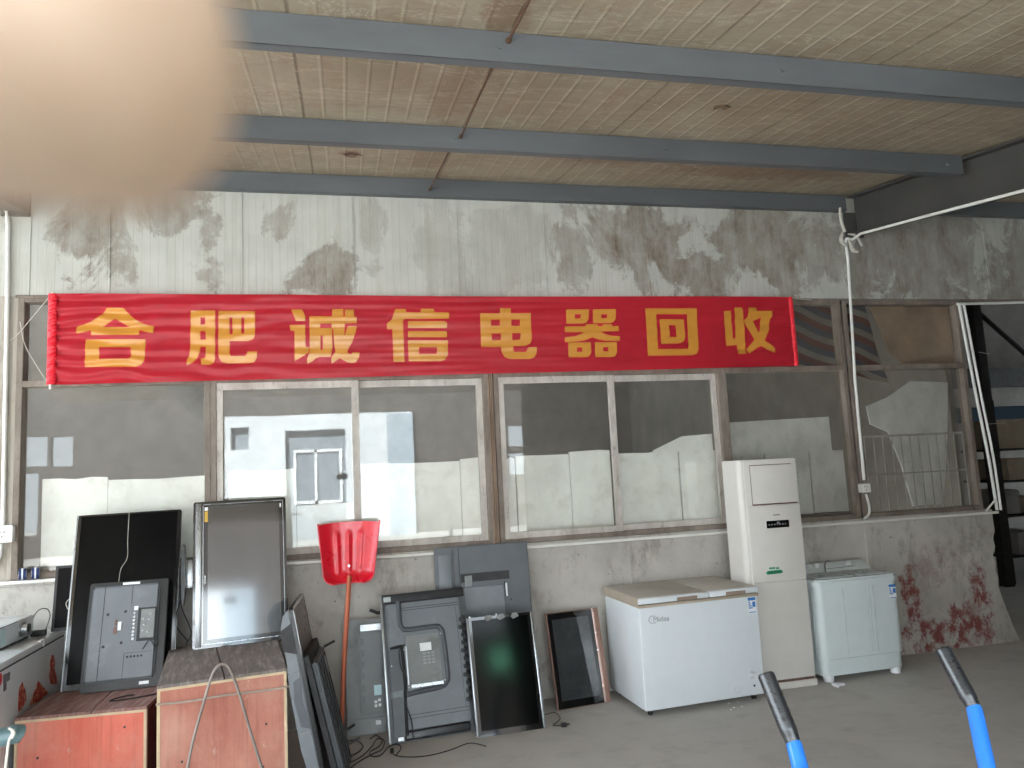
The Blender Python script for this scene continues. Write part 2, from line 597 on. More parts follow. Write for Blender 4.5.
def rafter(X0, label):
    bm = nb()
    w, d, tf, tw = .16, .34, .012, .01
    prof = [(X0, 0), (X0 + w, 0), (X0 + w, tf), (X0 + w / 2 + tw / 2, tf), (X0 + w / 2 + tw / 2, d - tf), (X0 + w, d - tf), (X0 + w, d), (X0, d), (X0, d - tf), (X0 + w / 2 - tw / 2, d - tf), (X0 + w / 2 - tw / 2, tf), (X0, tf)]
    A = []
    for Y in (YE + .1, D - .065):
        A.append([bm.verts.new((x, Y, zc(Y) - .213 + z)) for x, z in prof])
    n = len(prof)
    fs = [bm.faces.new(A[0]), bm.faces.new(A[1][::-1])]
    for i in range(n):
        fs.append(bm.faces.new((A[0][i], A[1][i], A[1][(i + 1) % n], A[0][(i + 1) % n])))
    bmesh.ops.recalc_face_normals(bm, faces=fs)
    # end plate and stiffener
    zb = zc(D) - .213
    box(bm, X0 - .01, X0 + w + .01, D - .03, D - .008, zb - .03, zb + .2)
    o = obj('rafter', bm, RAFT)
    return struct(o, label, 'beam')


for Yp, lb_ in ((4.246, 'middle purlin continued right of the rafter'), (2.95, 'nearest purlin continued right of the rafter')):
    purlin(Yp, 4.605, 10, lb_)
rafter(4.44, 'dark steel rafter sloping towards the viewer at the right of the roof')
rafter(-2.29, 'dark steel rafter at the left edge, mostly hidden by the fingertip')

# ---- tie rods between purlins
RUSTR = mat('rusty_rod', (92, 66, 50), .7, var=.2)
for a, b, lab in (((.752, 2.35, zc(2.35, .12)), (.74, 2.95, zc(2.95, .10)), 'rusty tie rod above the nearest purlin'),
                  ((.685, 3.01, zc(3.01, .03)), (.73, 4.24, zc(4.24, .075)), 'rusty tie rod between the nearest and middle purlins'),
                  ((.681, 4.31, zc(4.31, .03)), (.684, 5.5, zc(5.5, .05)), 'rusty tie rod between the middle and lowest purlins')):
    bm = nb()
    tube(bm, [a, b], .0065, 8)
    disc(bm, Vector(b) + Vector((0, -.012, 0)), (0, 1, 0), .014, .01, 6)
    tag(obj('tie_rod', bm, RUSTR), lab, 'rod', 'tie rods between the purlins')

# ---- windows
ZB, ZT, ZTOP = 1.17, 2.475, 3.075


def rect(x0, x1, z0, z1):
    return [(x0, z0), (x1, z0), (x1, z1), (x0, z1)]


def frame_ring(x0, x1, z0, z1, w, y0, y1):
    bm = nb()
    ring(bm, rect(x0, x1, z0, z1), rect(x0 + w, x1 - w, z0 + w, z1 - w), y0, y1)
    return bm


def pane(x0, x1, z0, z1, y, parent, g):
    bm = nb()
    box(bm, x0, x1, y, y + .003, z0, z1)
    return obj('pane', bm, g, parent)


def window(n, x0, x1, sashes, uppers, fm, sm, g, label):
    o = empty('window_%d' % n, ((x0 + x1) / 2, D, ZB))
    inv = Matrix.Translation((-(x0 + x1) / 2, -D, -ZB))

    def ch(name, bm, m, par=None):
        q = obj(name, bm, m, par or o)
        if par is None:
            for v in q.data.vertices:
                pass
            q.matrix_parent_inverse = inv
        return q
    bm = nb()
    w = .04
    box(bm, x0, x0 + w, D - .02, D + .07, ZB, ZTOP, .003, 1)
    box(bm, x1 - w, x1, D - .02, D + .07, ZB, ZTOP, .003, 1)
    box(bm, x0, x1, D - .018, D + .07, ZB - .002, ZB + .035, .003, 1)
    box(bm, x0, x1, D - .018, D + .07, ZTOP - .03, ZTOP, .003, 1)
    box(bm, x0, x1, D - .022, D + .07, ZT - .022, ZT + .022, .003, 1)
    for u in uppers[1:-1]:
        box(bm, u - .018, u + .018, D - .01, D + .06, ZT, ZTOP)
    ch('frame', bm, fm)
    for a, b in zip(uppers[:-1], uppers[1:]):
        ch('pane', pane_bm(a + .02, b - .02, ZT + .02, ZTOP - .03, D + .03), g)
    if sashes is None:
        ch('pane', pane_bm(x0 + w - .002, x1 - w + .002, ZB + .033, ZT - .02, D + .03), g)
    else:
        for k, (a, b) in enumerate(sashes):
            yy = D - .012 + .03 * (k % 2)
            s = ch('sash', frame_ring(a, b, ZB + .03, ZT - .02, .052, yy, yy + .026), sm)
            q = obj('pane', pane_bm(a + .05, b - .05, ZB + .08, ZT - .07, yy + .011), g, s)
    return struct(o, label, 'window')


def pane_bm(x0, x1, z0, z1, y):
    bm = nb()
    box(bm, x0, x1, y, y + .003, z0, z1)
    return bm


window(1, -2.18, -.94, None, [-2.14, -.98], FRD, FRL, GLASS, 'leftmost large fixed window pane, behind the two leaning black televisions')
window(2, -.94, 1.085, [(-.91, .10), (.045, 1.05)], [-.90, .08, 1.05], FRD, FRL, GLASS, 'second window from the left with two pale sashes, behind the red shovel')
window(3, 1.13, 3.09, [(1.16, 2.13), (2.09, 3.06)], [1.16, 2.11, 3.06], FRD, FRL, GLASS, 'middle window with two pale sashes, below the banner')
window(4, 3.09, 4.30, None, [3.13, 4.26], FRD, FRD, GLASS2, 'window behind the tall ivory air conditioner')
window(5, 4.32, 5.56, None, [4.36, 5.5], FRD, FRD, GLASS2, 'rightmost grimy window beside the dark doorway')
# mullion bundle
bm = nb()
for i, xx in enumerate((1.088, 1.103, 1.118)):
    box(bm, xx - .0055, xx + .0055, D - .028, D + .05, ZB, ZTOP, .002, 1)
struct(obj('trim_2', bm, mat('brown_post', (140, 118, 100), .7, var=.2, stretch=(1, 1, .3))), 'bundle of thin brown posts between the second and middle windows', 'trim')

# ================================================================== THE HALL BEHIND THE WALL
bm = nb()
for (a, b, c, d_) in ((-8, -5.7, 0, 5.4), (-5.0, 2.9, 0, 5.4), (3.4, 13.6, 0, 5.4), (16.6, 19, 0, 5.4)):
    box(bm, a, b, 14, 14.2, c, d_)
box(bm, -5.7, -5.0, 14, 14.2, 0, 5.4)
box(bm, 2.9, 3.4, 14, 14.2, 0, 5.4)
box(bm, 13.6, 16.6, 14, 14.2, 0, 2.25)
box(bm, 13.6, 16.6, 14, 14.2, 2.6, 5.4)
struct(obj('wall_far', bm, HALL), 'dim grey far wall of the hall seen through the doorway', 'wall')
bm = nb()
box(bm, -8, 19.2, D + .3, 12.6, 5.4, 5.5)
box(bm, -8, 19.2, 13.4, 14.2, 5.4, 5.5)
box(bm, 3, 19.2, 12.6, 13.4, 5.4, 5.5)  # rest of this strip stays open: an added gap that brightens the hall
hc = bm
t = NT('grimy_blue_glass')
tr = t.n('ShaderNodeBsdfTransparent')
tr.inputs[0].default_value = (.045, .054, .06, 1)
t.l(tr.outputs[0], t.out.inputs[0])
b2 = nb()
box(b2, 13.6, 16.6, 14.05, 14.06, 2.25, 2.6)
struct(obj('window_8', b2, t.m), 'grimy blue strip window high in the far wall beyond the doorway', 'window')
bm = hc
struct(obj('ceiling_hall', bm, HALLD), 'dark roof of the hall behind the windows, with an added gap to brighten it', 'ceiling')
bm = nb()
box(bm, -8, -7.9, D + .2, 14.2, 0, 5.4)
struct(obj('wall_hall_left', bm, HALL), 'left wall of the hall behind the windows', 'wall')
bm = nb()
box(bm, 19, 19.1, D - .1, 7.5, 0, 5.4)
box(bm, 19, 19.1, 11.5, 14.2, 0, 5.4)
box(bm, 19, 19.1, 7.5, 11.5, 3.2, 5.4)  # opening below is added out of view to let daylight in
box(bm, 5.68, 5.74, D + .35, 14, 0, 5.4)  # unseen partition added to keep the doorway side dark
box(bm, 8.2, 19.1, D, D + .15, 0, 5.4)
struct(obj('wall_hall_right', bm, HALL), 'right wall of the dark hall beyond the doorway, with an added partition that keeps it dark', 'wall')
bm = nb()
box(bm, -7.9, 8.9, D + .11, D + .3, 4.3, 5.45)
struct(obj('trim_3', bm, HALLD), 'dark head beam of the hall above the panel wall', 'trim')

# white boards standing behind the glass
bds = [(-2.05, -1.64, 1.825), (-1.635, -1.0, 1.80), (-.84, -.37, 1.815), (-.365, .06, 1.55), (.075, .86, 1.825), (.865, 1.06, 1.835),
       (1.17, 1.30, 1.82), (1.31, 1.75, 1.83), (1.755, 2.10, 1.85), (2.17, 2.70, 1.82), (2.71, 3.06, 1.815), (3.17, 3.50, 1.76), (3.51, 3.93, 1.765), (3.94, 4.28, 1.765)]
lab = ['behind the leftmost pane, beside its left edge', 'behind the leftmost pane, above the big black television', 'behind the left sash, above the grey-screened television',
       'lower one behind the left sash, left of the red shovel', 'behind the second sash, right of the red shovel', 'narrow one beside the brown post bundle, left of it',
       'narrow strip just right of the brown post bundle', 'behind the third sash, under the letters in the middle', 'slightly taller one at the right of the third sash',
       'behind the fourth sash, its left half', 'behind the fourth sash, its right half', 'low one directly behind the air conditioner top', 'low one right of the air conditioner top', 'low one beside the white cable pipe']
g0 = 'white boards standing behind the window glass'
for (a, b, z), L in zip(bds, lab):
    bm = nb()
    y = D + .105 + random.uniform(0, .01)
    zz = [z + random.uniform(-.008, .008) for _ in range(4)]
    n = 4
    top = [(b, zz[0])] + [(b - (b - a) * k / n, zz[k % 4] + random.uniform(-.004, .004)) for k in range(1, n)] + [(a, zz[3])]
    prism(bm, [(a, 1.235), (b, 1.225)] + top, y, y + .02)
    tag(obj('foam_board', bm, BOARD), 'white board standing ' + L, 'board', g0)
for i, (a, b, z0, z1, L) in enumerate(((3.2, 4.2, 1.2, 2.06, 'tall pale sheet behind the boards right of the air conditioner'), (2.5, 3.05, 1.2, 1.95, 'pale sheet rising to the right behind the fourth sash'),
                                       (4.52, 5.60, 1.225, 2.36, 'crumpled pale sheet hanging inside the rightmost window'))):
    bm = nb()
    prism(bm, [(4.98, 1.225), (5.30, 1.225), (5.42, 1.8), (5.50, 2.34), (5.1, 2.36), (4.84, 2.22), (4.60, 2.14), (4.62, 1.98), (4.80, 1.90), (4.90, 1.6)] if i == 2 else [(a, z0), (b, z0), (b, z1), ((a + b) / 2, z1 - .01), (a, z1 - (.12 if i == 1 else .02 if i == 0 else .14))], D + .15, D + .165)
    tag(obj('pale_sheet', bm, BOARD), L, 'board', 'pale sheets behind the boards')
# inner shelf on which they stand
bm = nb()
box(bm, -2.17, 4.3, D + .075, D + .3, 1.19, 1.225)
struct(obj('trim_4', bm, HALL), 'dark inner ledge under the white boards', 'trim')
# iron bars inside the right window, and a sheet above
bm = nb()
for i in range(12):
    X = 4.50 + i * .095
    box(bm, X - .004, X + .004, D + .10, D + .108, 1.2, 1.86)
box(bm, 4.42, 5.6, D + .098, D + .11, 1.855, 1.875)
box(bm, 4.42, 5.6, D + .098, D + .11, 1.52, 1.532)
tag(obj('iron_grille', bm, mat('grey_iron', (190, 188, 184), .6, var=.15)), 'thin grey iron grille inside the rightmost window', 'grille')
bm = nb()
prism(bm, [(4.75, 2.95), (4.86, 2.62), (5.0, 2.50), (5.62, 2.50), (5.62, 3.05), (4.7, 3.05)], D + .1, D + .11)
tag(obj('brown_sheet', bm, mat('brown_sheet', (176, 148, 124), .8, var=.2, vs=3)), 'faded brown sheet inside the top pane of the rightmost window', 'sheet')

# doorway hall: column, brace, shelf rack, cartons
YR = 7.6
Xc = at(985, 370, YR).x
bm = nb()
box(bm, Xc - .06, Xc + .06, YR, YR + .12, 0, 5.4, .004, 1)
struct(obj('pillar', bm, HALLD), 'dark steel column in the hall seen through the doorway', 'column')
bm = nb()
a = at(980, 314, YR + .2)
b = at(1060, 385, YR + .2)
tube(bm, [a, b], .03, 8)
struct(obj('brace', bm, HALLD), 'dark diagonal brace beside the hall column', 'beam')
bm = nb()
box(bm, 7, 18.9, 12.8, 13.0, 2.95, 3.35)
struct(obj('crossbeam', bm, HALLD), 'dark horizontal beam across the hall beyond the doorway', 'beam')

rk = empty('shelf_rack', (8.9, YR + .5, 0))
tag(rk, 'dark steel shelf rack with cartons beyond the doorway', 'shelf rack')


def rel(o, name, bm, m):
    q = obj(name, bm, m, o)
    q.matrix_parent_inverse = o.matrix_basis.inverted()
    return q


rx0, rx1, ry0, ry1 = 8.02, 9.9, YR + .1, YR + .75
for (x, y) in ((rx0, ry0), (rx1, ry0), (rx0, ry1), (rx1, ry1)):
    bm = nb()
    box(bm, x, x + .05, y, y + .05, 0, 2.3, .003, 1)
    rel(rk, 'post', bm, HALLD)
for z in (.35, .85, 1.28, 1.68):
    bm = nb()
    box(bm, rx0, rx1 + .05, ry0, ry1 + .05, z - .03, z)
    rel(rk, 'shelf', bm, HALLD)
CART = mat('brown_cardboard', (172, 158, 138), .8, var=.08)
CARTG = mat('grey_cardboard', (150, 148, 146), .7, var=.08)


def carton(x0, x1, z0, z1, m, lab, y0=YR + .12, y1=YR + .6, yaw=0):
    o = empty('carton', ((x0 + x1) / 2, (y0 + y1) / 2, z0), (0, 0, R(yaw)))
    w, d_, h = x1 - x0, y1 - y0, z1 - z0
    bm = nb()
    box(bm, -w / 2, w / 2, -d_ / 2, d_ / 2, 0, h, .004, 1)
    obj('body', bm, m, o)
    bm = nb()
    box(bm, -w / 2 - .001, w / 2 + .001, -.03, .03, h - .06, h + .0015)
    obj('tape', bm, mat('parcel_tape', (150, 120, 86), .3), o)
    tag(o, lab, 'carton', 'cartons on the rack beyond the doorway')


carton(8.10, 8.75, 1.68, 2.05, CART, 'large brown carton on the top shelf beyond the doorway', yaw=-6)
carton(8.18, 8.55, 1.28, 1.55, CART, 'smaller brown carton on the shelf below the large one')
carton(8.08, 8.30, .86, 1.16, CARTG, 'grey carton on the third shelf, nearest the door jamb')
carton(8.36, 8.62, .86, 1.06, CART, 'low brown carton right of the grey one')
carton(8.2, 8.6, .352, .62, CARTG, 'grey carton on the bottom shelf of the rack')
carton(8.9, 9.5, 1.68, 1.98, CARTG, 'grey carton at the right of the top shelf')
# small crate on the hall floor
bm = nb()
p = fl(1014, 600)
# ================================================================== OUTSIDE, BEHIND THE PHOTOGRAPHER
YF = -10.5
S2 = (D - YF) + D            # mirrored distance


def refl(px, py):
    d = CR * ((px - 512) / FPX) - CU * ((py - 384) / FPX) + CF
    q = d * (S2 / d.y)
    return q.x, CAM.z + q.z


FAC = mat('grey_brown_facade', (76, 70, 65), .85, var=.1, vs=1)
FACW = mat('white_painted_facade', (204, 207, 208), .7, var=.04, vs=1)
H_F = 5.6
wins = []
for (pa, pb) in (((508, 426), (525, 446)), ((509, 454), (527, 474)), ((20, 437), (46, 466)), ((50, 437), (72, 466)), ((20, 474), (36, 536)), ((735, 468), (748, 500)), ((752, 468), (765, 500))):
    x0, z1 = refl(*pa)
    x1, z0 = refl(*pb)
    wins.append((x0, x1, max(.3, z0), z1))


def wall_holes(bm, x0, x1, z0, z1, holes, y0, y1):
    xs = sorted({x0, x1} | {h[0] for h in holes} | {h[1] for h in holes})
    for a, b in zip(xs[:-1], xs[1:]):
        if b - a < 1e-4:
            continue
        hs = sorted([(h[2], h[3]) for h in holes if h[0] <= a + 1e-5 and h[1] >= b - 1e-5])
        z = z0
        for (c, d_) in hs:
            if c > z:
                box(bm, a, b, y0, y1, z, c)
            z = max(z, d_)
        box(bm, a, b, y0, y1, z, z1)


bm = nb()
xw0, zw = refl(226, 418)
xw1, _ = refl(411, 414)
wins.append((5.4, 6.0, 4.5, 5.3))
wall_holes(bm, -30, 26, 0, H_F, wins, YF - .2, YF)
struct(obj('wall_opposite', bm, FAC), 'grey-brown wall with small windows across the yard, mirrored in the glass', 'wall')
bm = nb()
box(bm, 5.4, 6.0, YF - .12, YF - .1, 4.5, 5.3)  # added green panel, mirrored as the glint on the black screen
struct(obj('window_7', bm, mat('green_glint_panel', (150, 250, 200), .6)), 'green panel added high across the yard to put a green glint on the black screen', 'window')
bm = nb()
xa, za = refl(250, 450)
xb, _ = refl(286, 450)
xc, zc1 = refl(345, 424)
wall_holes(bm, xw0, xw1, 0, zw, [(xb, xc, 0, zc1 - .15), (xw0 + .15, xa, za, zw - .3)], YF + .02, YF + .25)
struct(obj('wall_white', bm, FACW), 'white painted frontage across the yard, mirrored in the left windows', 'wall')
bm = nb()
box(bm, xb, xc, YF + .005, YF + .018, 0, zc1 - .15)
box(bm, xw0 + .15, xa, YF + .005, YF + .018, za, zw - .3)
struct(obj('door_1', bm, mat('grey_blue_shutter', (132, 140, 146), .6)), 'grey-blue shuttered openings in the white frontage across the yard', 'door')
bm = nb()
xd, zd = refl(386, 417)
box(bm, xd, xw1 + .02, YF + .25, YF + .28, 0, zw - .05)
struct(obj('door_2', bm, mat('pale_blue_shutter', (158, 170, 178), .6)), 'pale blue shutter at the right end of the white frontage across the yard', 'door')
bm = nb()
box(bm, 6.3, 6.5, YF, -.3, 0, H_F)  # unseen wall added to block yard light on the right
struct(obj('wall_shade_yard', bm, FAC), 'dark wall added in the yard to keep light off the right side', 'wall')
bm = nb()
ring(bm, rect(xb + .2, xc - .1, 1.0, zc1 - .7), rect(xb + .28, xc - .18, 1.08, zc1 - .78), YF + .03, YF + .08)
box(bm, (xb + xc) / 2 - .04, (xb + xc) / 2 + .04, YF + .03, YF + .08, 1.0, zc1 - .7)
struct(obj('window_6', bm, mat('white_window_paint', (226, 228, 228), .6)), 'white window frame in the frontage across the yard', 'window')

# striped tarpaulin hung inside the hall, behind the upper right-hand panes
t = NT('striped_tarpaulin')
x, y, z = t.xyz()
k = t.math('FRACT', t.math('MULTIPLY', t.math('ADD', z, t.math('MULTIPLY', x, .35)), 5.5))
cA = t.mix(t.ramp(k, .33, .34), lin((128, 74, 70)), lin((166, 161, 156)))
cB = t.mix(t.ramp(k, .66, .67), cA, lin((90, 98, 114)))
t.bsdf(cB, .7)
bm = nb()
nx, nz = 40, 10
g = []
for i in range(nx + 1):
    row = []
    for j in range(nz + 1):
        f = j / nz
        X = 3.30 + 1.42 * i / nx + .22 * f
        row.append(bm.verts.new((X, D + .22 + .03 * math.sin(X * 9 + f * 2), 3.08 - (.30 + .42 * (i / nx) ** .6) * f)))
    g.append(row)
for i in range(nx):
    for j in range(nz):
        bm.faces.new((g[i][j], g[i + 1][j], g[i + 1][j + 1], g[i][j + 1]))
bmesh.ops.solidify(bm, geom=bm.faces[:], thickness=.004)
o = obj('tarpaulin', bm, t.m)
tag(o, 'red, white and blue striped tarpaulin hanging inside the upper right-hand panes', 'tarpaulin')
bm = nb()
box(bm, 2.75, 12.8, -.25, -.15, 0, 3.2)  # unseen blocker added to dim the right side
struct(obj('wall_shade_right', bm, HALL), 'unseen dark partition added behind the photographer to shade the right side', 'wall')
bm = nb()
box(bm, 9.3, 9.45, -.15, D - .1, 0, 3.2)
struct(obj('wall_side', bm, HALL), 'side wall of the open shed at the far right', 'wall')

# ================================================================== BANNER
BX0, BX1 = at(50, 295, D - .06).x, at(788, 297, D - .06).x
BY = D - .055


def wrink(x, z):
    u = (x - BX0) / (BX1 - BX0)
    e = math.exp(-u * 5)
    f = math.exp(-(1 - u) * 9)
    v = (z - 2.8)
    a = .0045 * noise.noise(Vector((x * .7, z * 16, 1.0)))
    a += .0045 * noise.noise(Vector((x * 1.6, z * 30, 4.0)))
    a += e * .010 * math.sin((v * (70 - 40 * u * 2)) + u * 8 + 3.5 * noise.noise(Vector((x * 3, z * 5, 2))))
    a += f * .008 * math.sin(v * 50 + 3 * noise.noise(Vector((x * 3, z * 5, 7))))
    a += .008 * noise.noise(Vector((x * .9, z * 3, 9)))
    return BY - .012 - a


def ban_edges(x):
    u = (x - BX0) / (BX1 - BX0)
    zt = 3.092 + .004 * math.sin(u * 9)
    zb = at(52, 385, BY).z * (1 - u) + at(795, 366, BY).z * u + .01 * math.sin(u * 2.9) * 0
    return zb, zt


t = NT('red_banner_cloth')
wv = t.n('ShaderNodeTexWave')
col = t.mix(t.ramp(t.noise(3, 5), .3, .7), lin((226, 48, 66)), lin((214, 38, 58)))
b = t.bsdf(col, .38, 0, None, spec=.5, sheen=.2)
BRED = t.m
t = NT('gold_banner_print')
t.bsdf(t.mix(t.ramp(t.noise(5, 4), .3, .7), lin((206, 140, 56)), lin((196, 132, 52))), .3, 0, None, spec=.6)
BGOLD = t.m
ban = empty('banner', ((BX0 + BX1) / 2, BY, 2.5))
tag(ban, 'long red cloth banner with eight gold Chinese characters across the windows', 'banner')
binv = ban.matrix_basis.inverted()
NXB, NZB = 520, 64


def bx_lean(x, z):
    """the right-hand end hangs slightly askew"""
    return x


bm = nb()
grid = []
for i in range(NXB + 1):
    x = BX0 + (BX1 - BX0) * i / NXB
    zb, zt = ban_edges(x)
    grid.append([bm.verts.new((x, wrink(x, zb + (zt - zb) * j / NZB), zb + (zt - zb) * j / NZB)) for j in range(NZB + 1)])
for i in range(NXB):
    for j in range(NZB):
        bm.faces.new((grid[i][j], grid[i + 1][j], grid[i + 1][j + 1], grid[i][j + 1]))
bmesh.ops.solidify(bm, geom=bm.faces[:], thickness=-.0012)
c = rel(ban, 'cloth', bm, BRED)
# gathered sleeves at both ends
for xs, w in ((BX0, .058), (BX1, .04)):
    bm = nb()
    rows = []
    zb, zt = ban_edges(xs)
    n = 160
    for j in range(n + 1):
        z = zb + (zt - zb) * j / n
        rr = .010 + .004 * noise.noise(Vector((xs, z * 40, 0)))
        row = []
        for k in range(9):
            a = PI * k / 8
            xx = xs + w / 2 - math.cos(a) * w / 2
            row.append(bm.verts.new((xx - (w if xs > 0 else 0) * 0 - .006, BY - .016 - math.sin(a) * rr * 1.6 - .003 * math.sin(z * 260 + 2 * math.sin(a * 2) + 3 * noise.noise(Vector((0, z * 12, xs)))), z)))
        rows.append(row)
    for j in range(n):
        for k in range(8):
            bm.faces.new((rows[j][k], rows[j][k + 1], rows[j + 1][k + 1], rows[j + 1][k]))
    bmesh.ops.recalc_face_normals(bm, faces=bm.faces[:])
    q = rel(ban, 'sleeve', bm, mat('bright_red_sleeve', (226, 28, 48), .35, var=.05))
bm = nb()
tube(bm, [(BX0 + .02, BY - .02, 3.10), (BX0 + .018, BY - .02, ban_edges(BX0)[0] - .03)], .007, 8)
q = rel(ban, 'rod', bm, PVC)

CH = {
    'A': ((64, 300, 10.24), [
        [[(120, 270), (180, 252), (250, 228), (300, 205), (345, 178), (395, 132), (440, 82), (525, 80), (610, 82), (655, 135), (700, 178), (745, 208), (790, 232), (850, 252), (915, 265), (912, 340), (840, 328), (770, 305), (768, 357), (278, 357), (278, 308), (200, 330), (130, 342)], [(385, 273), (525, 192), (665, 273)]],
        [[(218, 400), (830, 400), (828, 560), (820, 620), (790, 660), (730, 682), (212, 685)], [(358, 480), (682, 480), (684, 580), (660, 602), (358, 602)]]]),
    'B': ((172, 300, 10.24), [
        [[(190, 105), (440, 105), (440, 600), (425, 640), (380, 662), (300, 662), (292, 598), (335, 592), (345, 560), (343, 475), (288, 475), (285, 530), (250, 600), (205, 642), (150, 668), (150, 610), (175, 570), (185, 500), (188, 300)], [(288, 175), (338, 175), (338, 245), (288, 248)], [(288, 318), (342, 318), (345, 405), (288, 405)]],
        [[(475, 108), (850, 112), (848, 360), (830, 400), (780, 418), (588, 420), (588, 540), (600, 572), (745, 572), (765, 555), (772, 525), (870, 525), (868, 590), (840, 635), (790, 645), (560, 645), (505, 630), (480, 590), (472, 500)], [(585, 175), (615, 175), (618, 350), (588, 350)], [(708, 175), (738, 175), (738, 345), (710, 345)]]]),
    'C': ((276, 300, 10.24), [
        [[(155, 95), (265, 92), (300, 165), (300, 210), (205, 212)]],
        [[(135, 255), (298, 252), (302, 475), (338, 480), (335, 540), (190, 625), (190, 315), (150, 312)]],
        [[(342, 165), (575, 165), (575, 92), (688, 88), (690, 165), (706, 165), (706, 96), (796, 96), (800, 168), (828, 170), (826, 235), (702, 237), (700, 372), (735, 267), (828, 265), (815, 330), (780, 430), (745, 490), (730, 530), (750, 552), (776, 555), (782, 535), (858, 535), (850, 590), (825, 628), (790, 645), (730, 635), (655, 595), (570, 650), (565, 590), (610, 525), (597, 460), (585, 292), (572, 292), (578, 480), (560, 580), (445, 582), (400, 600), (375, 625), (320, 650), (318, 600), (345, 540)],
         [(452, 240), (570, 240), (570, 286), (452, 288)], [(455, 362), (478, 362), (480, 505), (455, 510)]]]),
    'D': ((372, 300, 10.24), [
        [[(238, 92), (350, 90), (350, 125), (500, 125), (500, 88), (635, 88), (635, 125), (790, 125), (790, 190), (335, 192), (318, 210), (325, 400), (332, 632), (222, 632), (215, 450), (208, 295), (155, 298), (155, 240), (205, 198)]],
        [[(370, 215), (740, 215), (768, 232), (768, 285), (370, 285)]],
        [[(370, 318), (768, 318), (768, 380), (370, 380)]],
        [[(370, 412), (778, 412), (778, 560), (750, 608), (710, 625), (378, 625)], [(482, 482), (668, 482), (665, 550), (482, 550)]]]),
    'E': ((464, 300, 10.24), [
        [[(165, 135), (370, 135), (370, 82), (480, 82), (482, 135), (685, 132), (690, 280), (695, 400), (680, 445), (630, 468), (505, 472), (508, 515), (525, 530), (640, 530), (658, 485), (748, 482), (745, 550), (720, 588), (680, 603), (470, 603), (415, 580), (388, 530), (380, 480), (178, 480), (172, 320)],
         [(278, 198), (366, 198), (368, 262), (278, 262)], [(486, 198), (575, 198), (575, 262), (486, 262)], [(282, 342), (378, 340), (380, 408), (290, 408)], [(494, 338), (582, 335), (580, 398), (560, 408), (496, 408)]]]),
    'F': ((548, 300, 10.24), [
        [[(185, 95), (420, 95), (418, 190), (400, 225), (370, 240), (192, 240)], [(275, 145), (338, 145), (335, 188), (278, 188)]],
        [[(462, 95), (696, 92), (695, 190), (670, 225), (640, 235), (465, 235)], [(548, 145), (608, 145), (608, 185), (550, 185)]],
        [[(175, 268), (385, 268), (392, 246), (510, 246), (515, 265), (562, 265), (565, 246), (655, 246), (660, 268), (726, 265), (726, 318), (540, 322), (590, 350), (650, 366), (738, 370), (738, 418), (580, 416), (520, 402), (460, 380), (380, 410), (300, 425), (175, 430), (175, 380), (280, 370), (360, 338), (362, 328), (175, 328)]],
        [[(208, 434), (440, 432), (448, 530), (430, 570), (400, 583), (215, 585)], [(298, 485), (352, 485), (355, 528), (300, 528)]],
        [[(482, 432), (705, 430), (712, 530), (690, 575), (650, 583), (488, 583)], [(568, 482), (620, 482), (622, 525), (572, 525)]]]),
    'G': ((630, 295, 6.4), [
        [[(98, 85), (428, 85), (442, 350), (430, 375), (400, 385), (118, 387)], [(168, 122), (366, 122), (378, 342), (182, 345)]],
        [[(190, 155), (345, 155), (356, 270), (346, 295), (322, 308), (202, 312)], [(250, 192), (292, 192), (300, 268), (257, 268)]]]),
    'H': ((630, 295, 6.4), [
        [[(602, 102), (648, 100), (662, 275), (680, 275), (672, 78), (722, 78), (735, 200), (745, 375), (695, 378), (688, 320), (620, 325)]],
        [[(764, 78), (812, 78), (815, 100), (915, 100), (912, 140), (900, 145), (893, 210), (868, 292), (935, 340), (932, 370), (838, 325), (765, 374), (750, 345), (802, 285), (740, 188), (733, 160), (756, 140), (762, 100)], [(792, 165), (840, 142), (836, 205), (825, 245)]]]),
}
for key, ((ox, oy, s), shapes) in CH.items():
    bm = nb()
    for loops in shapes:
        b2 = nb()
        edges = []
        for lp in loops:
            vs = []
            for (a, b) in lp:
                P = at(ox + a / s, oy + b / s, BY - .02)
                vs.append(b2.verts.new((P.x, 0, P.z)))
            for i in range(len(vs)):
                edges.append(b2.edges.new((vs[i], vs[(i + 1) % len(vs)])))
        bmesh.ops.triangle_fill(b2, edges=edges, use_beauty=True, use_dissolve=False, normal=(0, -1, 0))
        xs = [v.co.x for v in b2.verts]
        zs = [v.co.z for v in b2.verts]
        x = math.floor(min(xs) * 70) / 70
        while x < max(xs):
            bmesh.ops.bisect_plane(b2, geom=b2.verts[:] + b2.edges[:] + b2.faces[:], plane_co=(x, 0, 0), plane_no=(1, 0, 0))
            x += 1 / 70
        z = math.floor(min(zs) * 100) / 100
        while z < max(zs):
            bmesh.ops.bisect_plane(b2, geom=b2.verts[:] + b2.edges[:] + b2.faces[:], plane_co=(0, 0, z), plane_no=(0, 0, 1))
            z += .01
        tmp = bpy.data.meshes.new('tmp')
        b2.to_mesh(tmp)
        b2.free()
        bm.from_mesh(tmp)
        bpy.data.meshes.remove(tmp)
    for v in bm.verts:
        v.co.y = wrink(v.co.x, v.co.z) - .0016
    for f in bm.faces:
        f.normal_update()
        if f.normal.y > 0:
            f.normal_flip()
    rel(ban, 'character', bm, BGOLD)

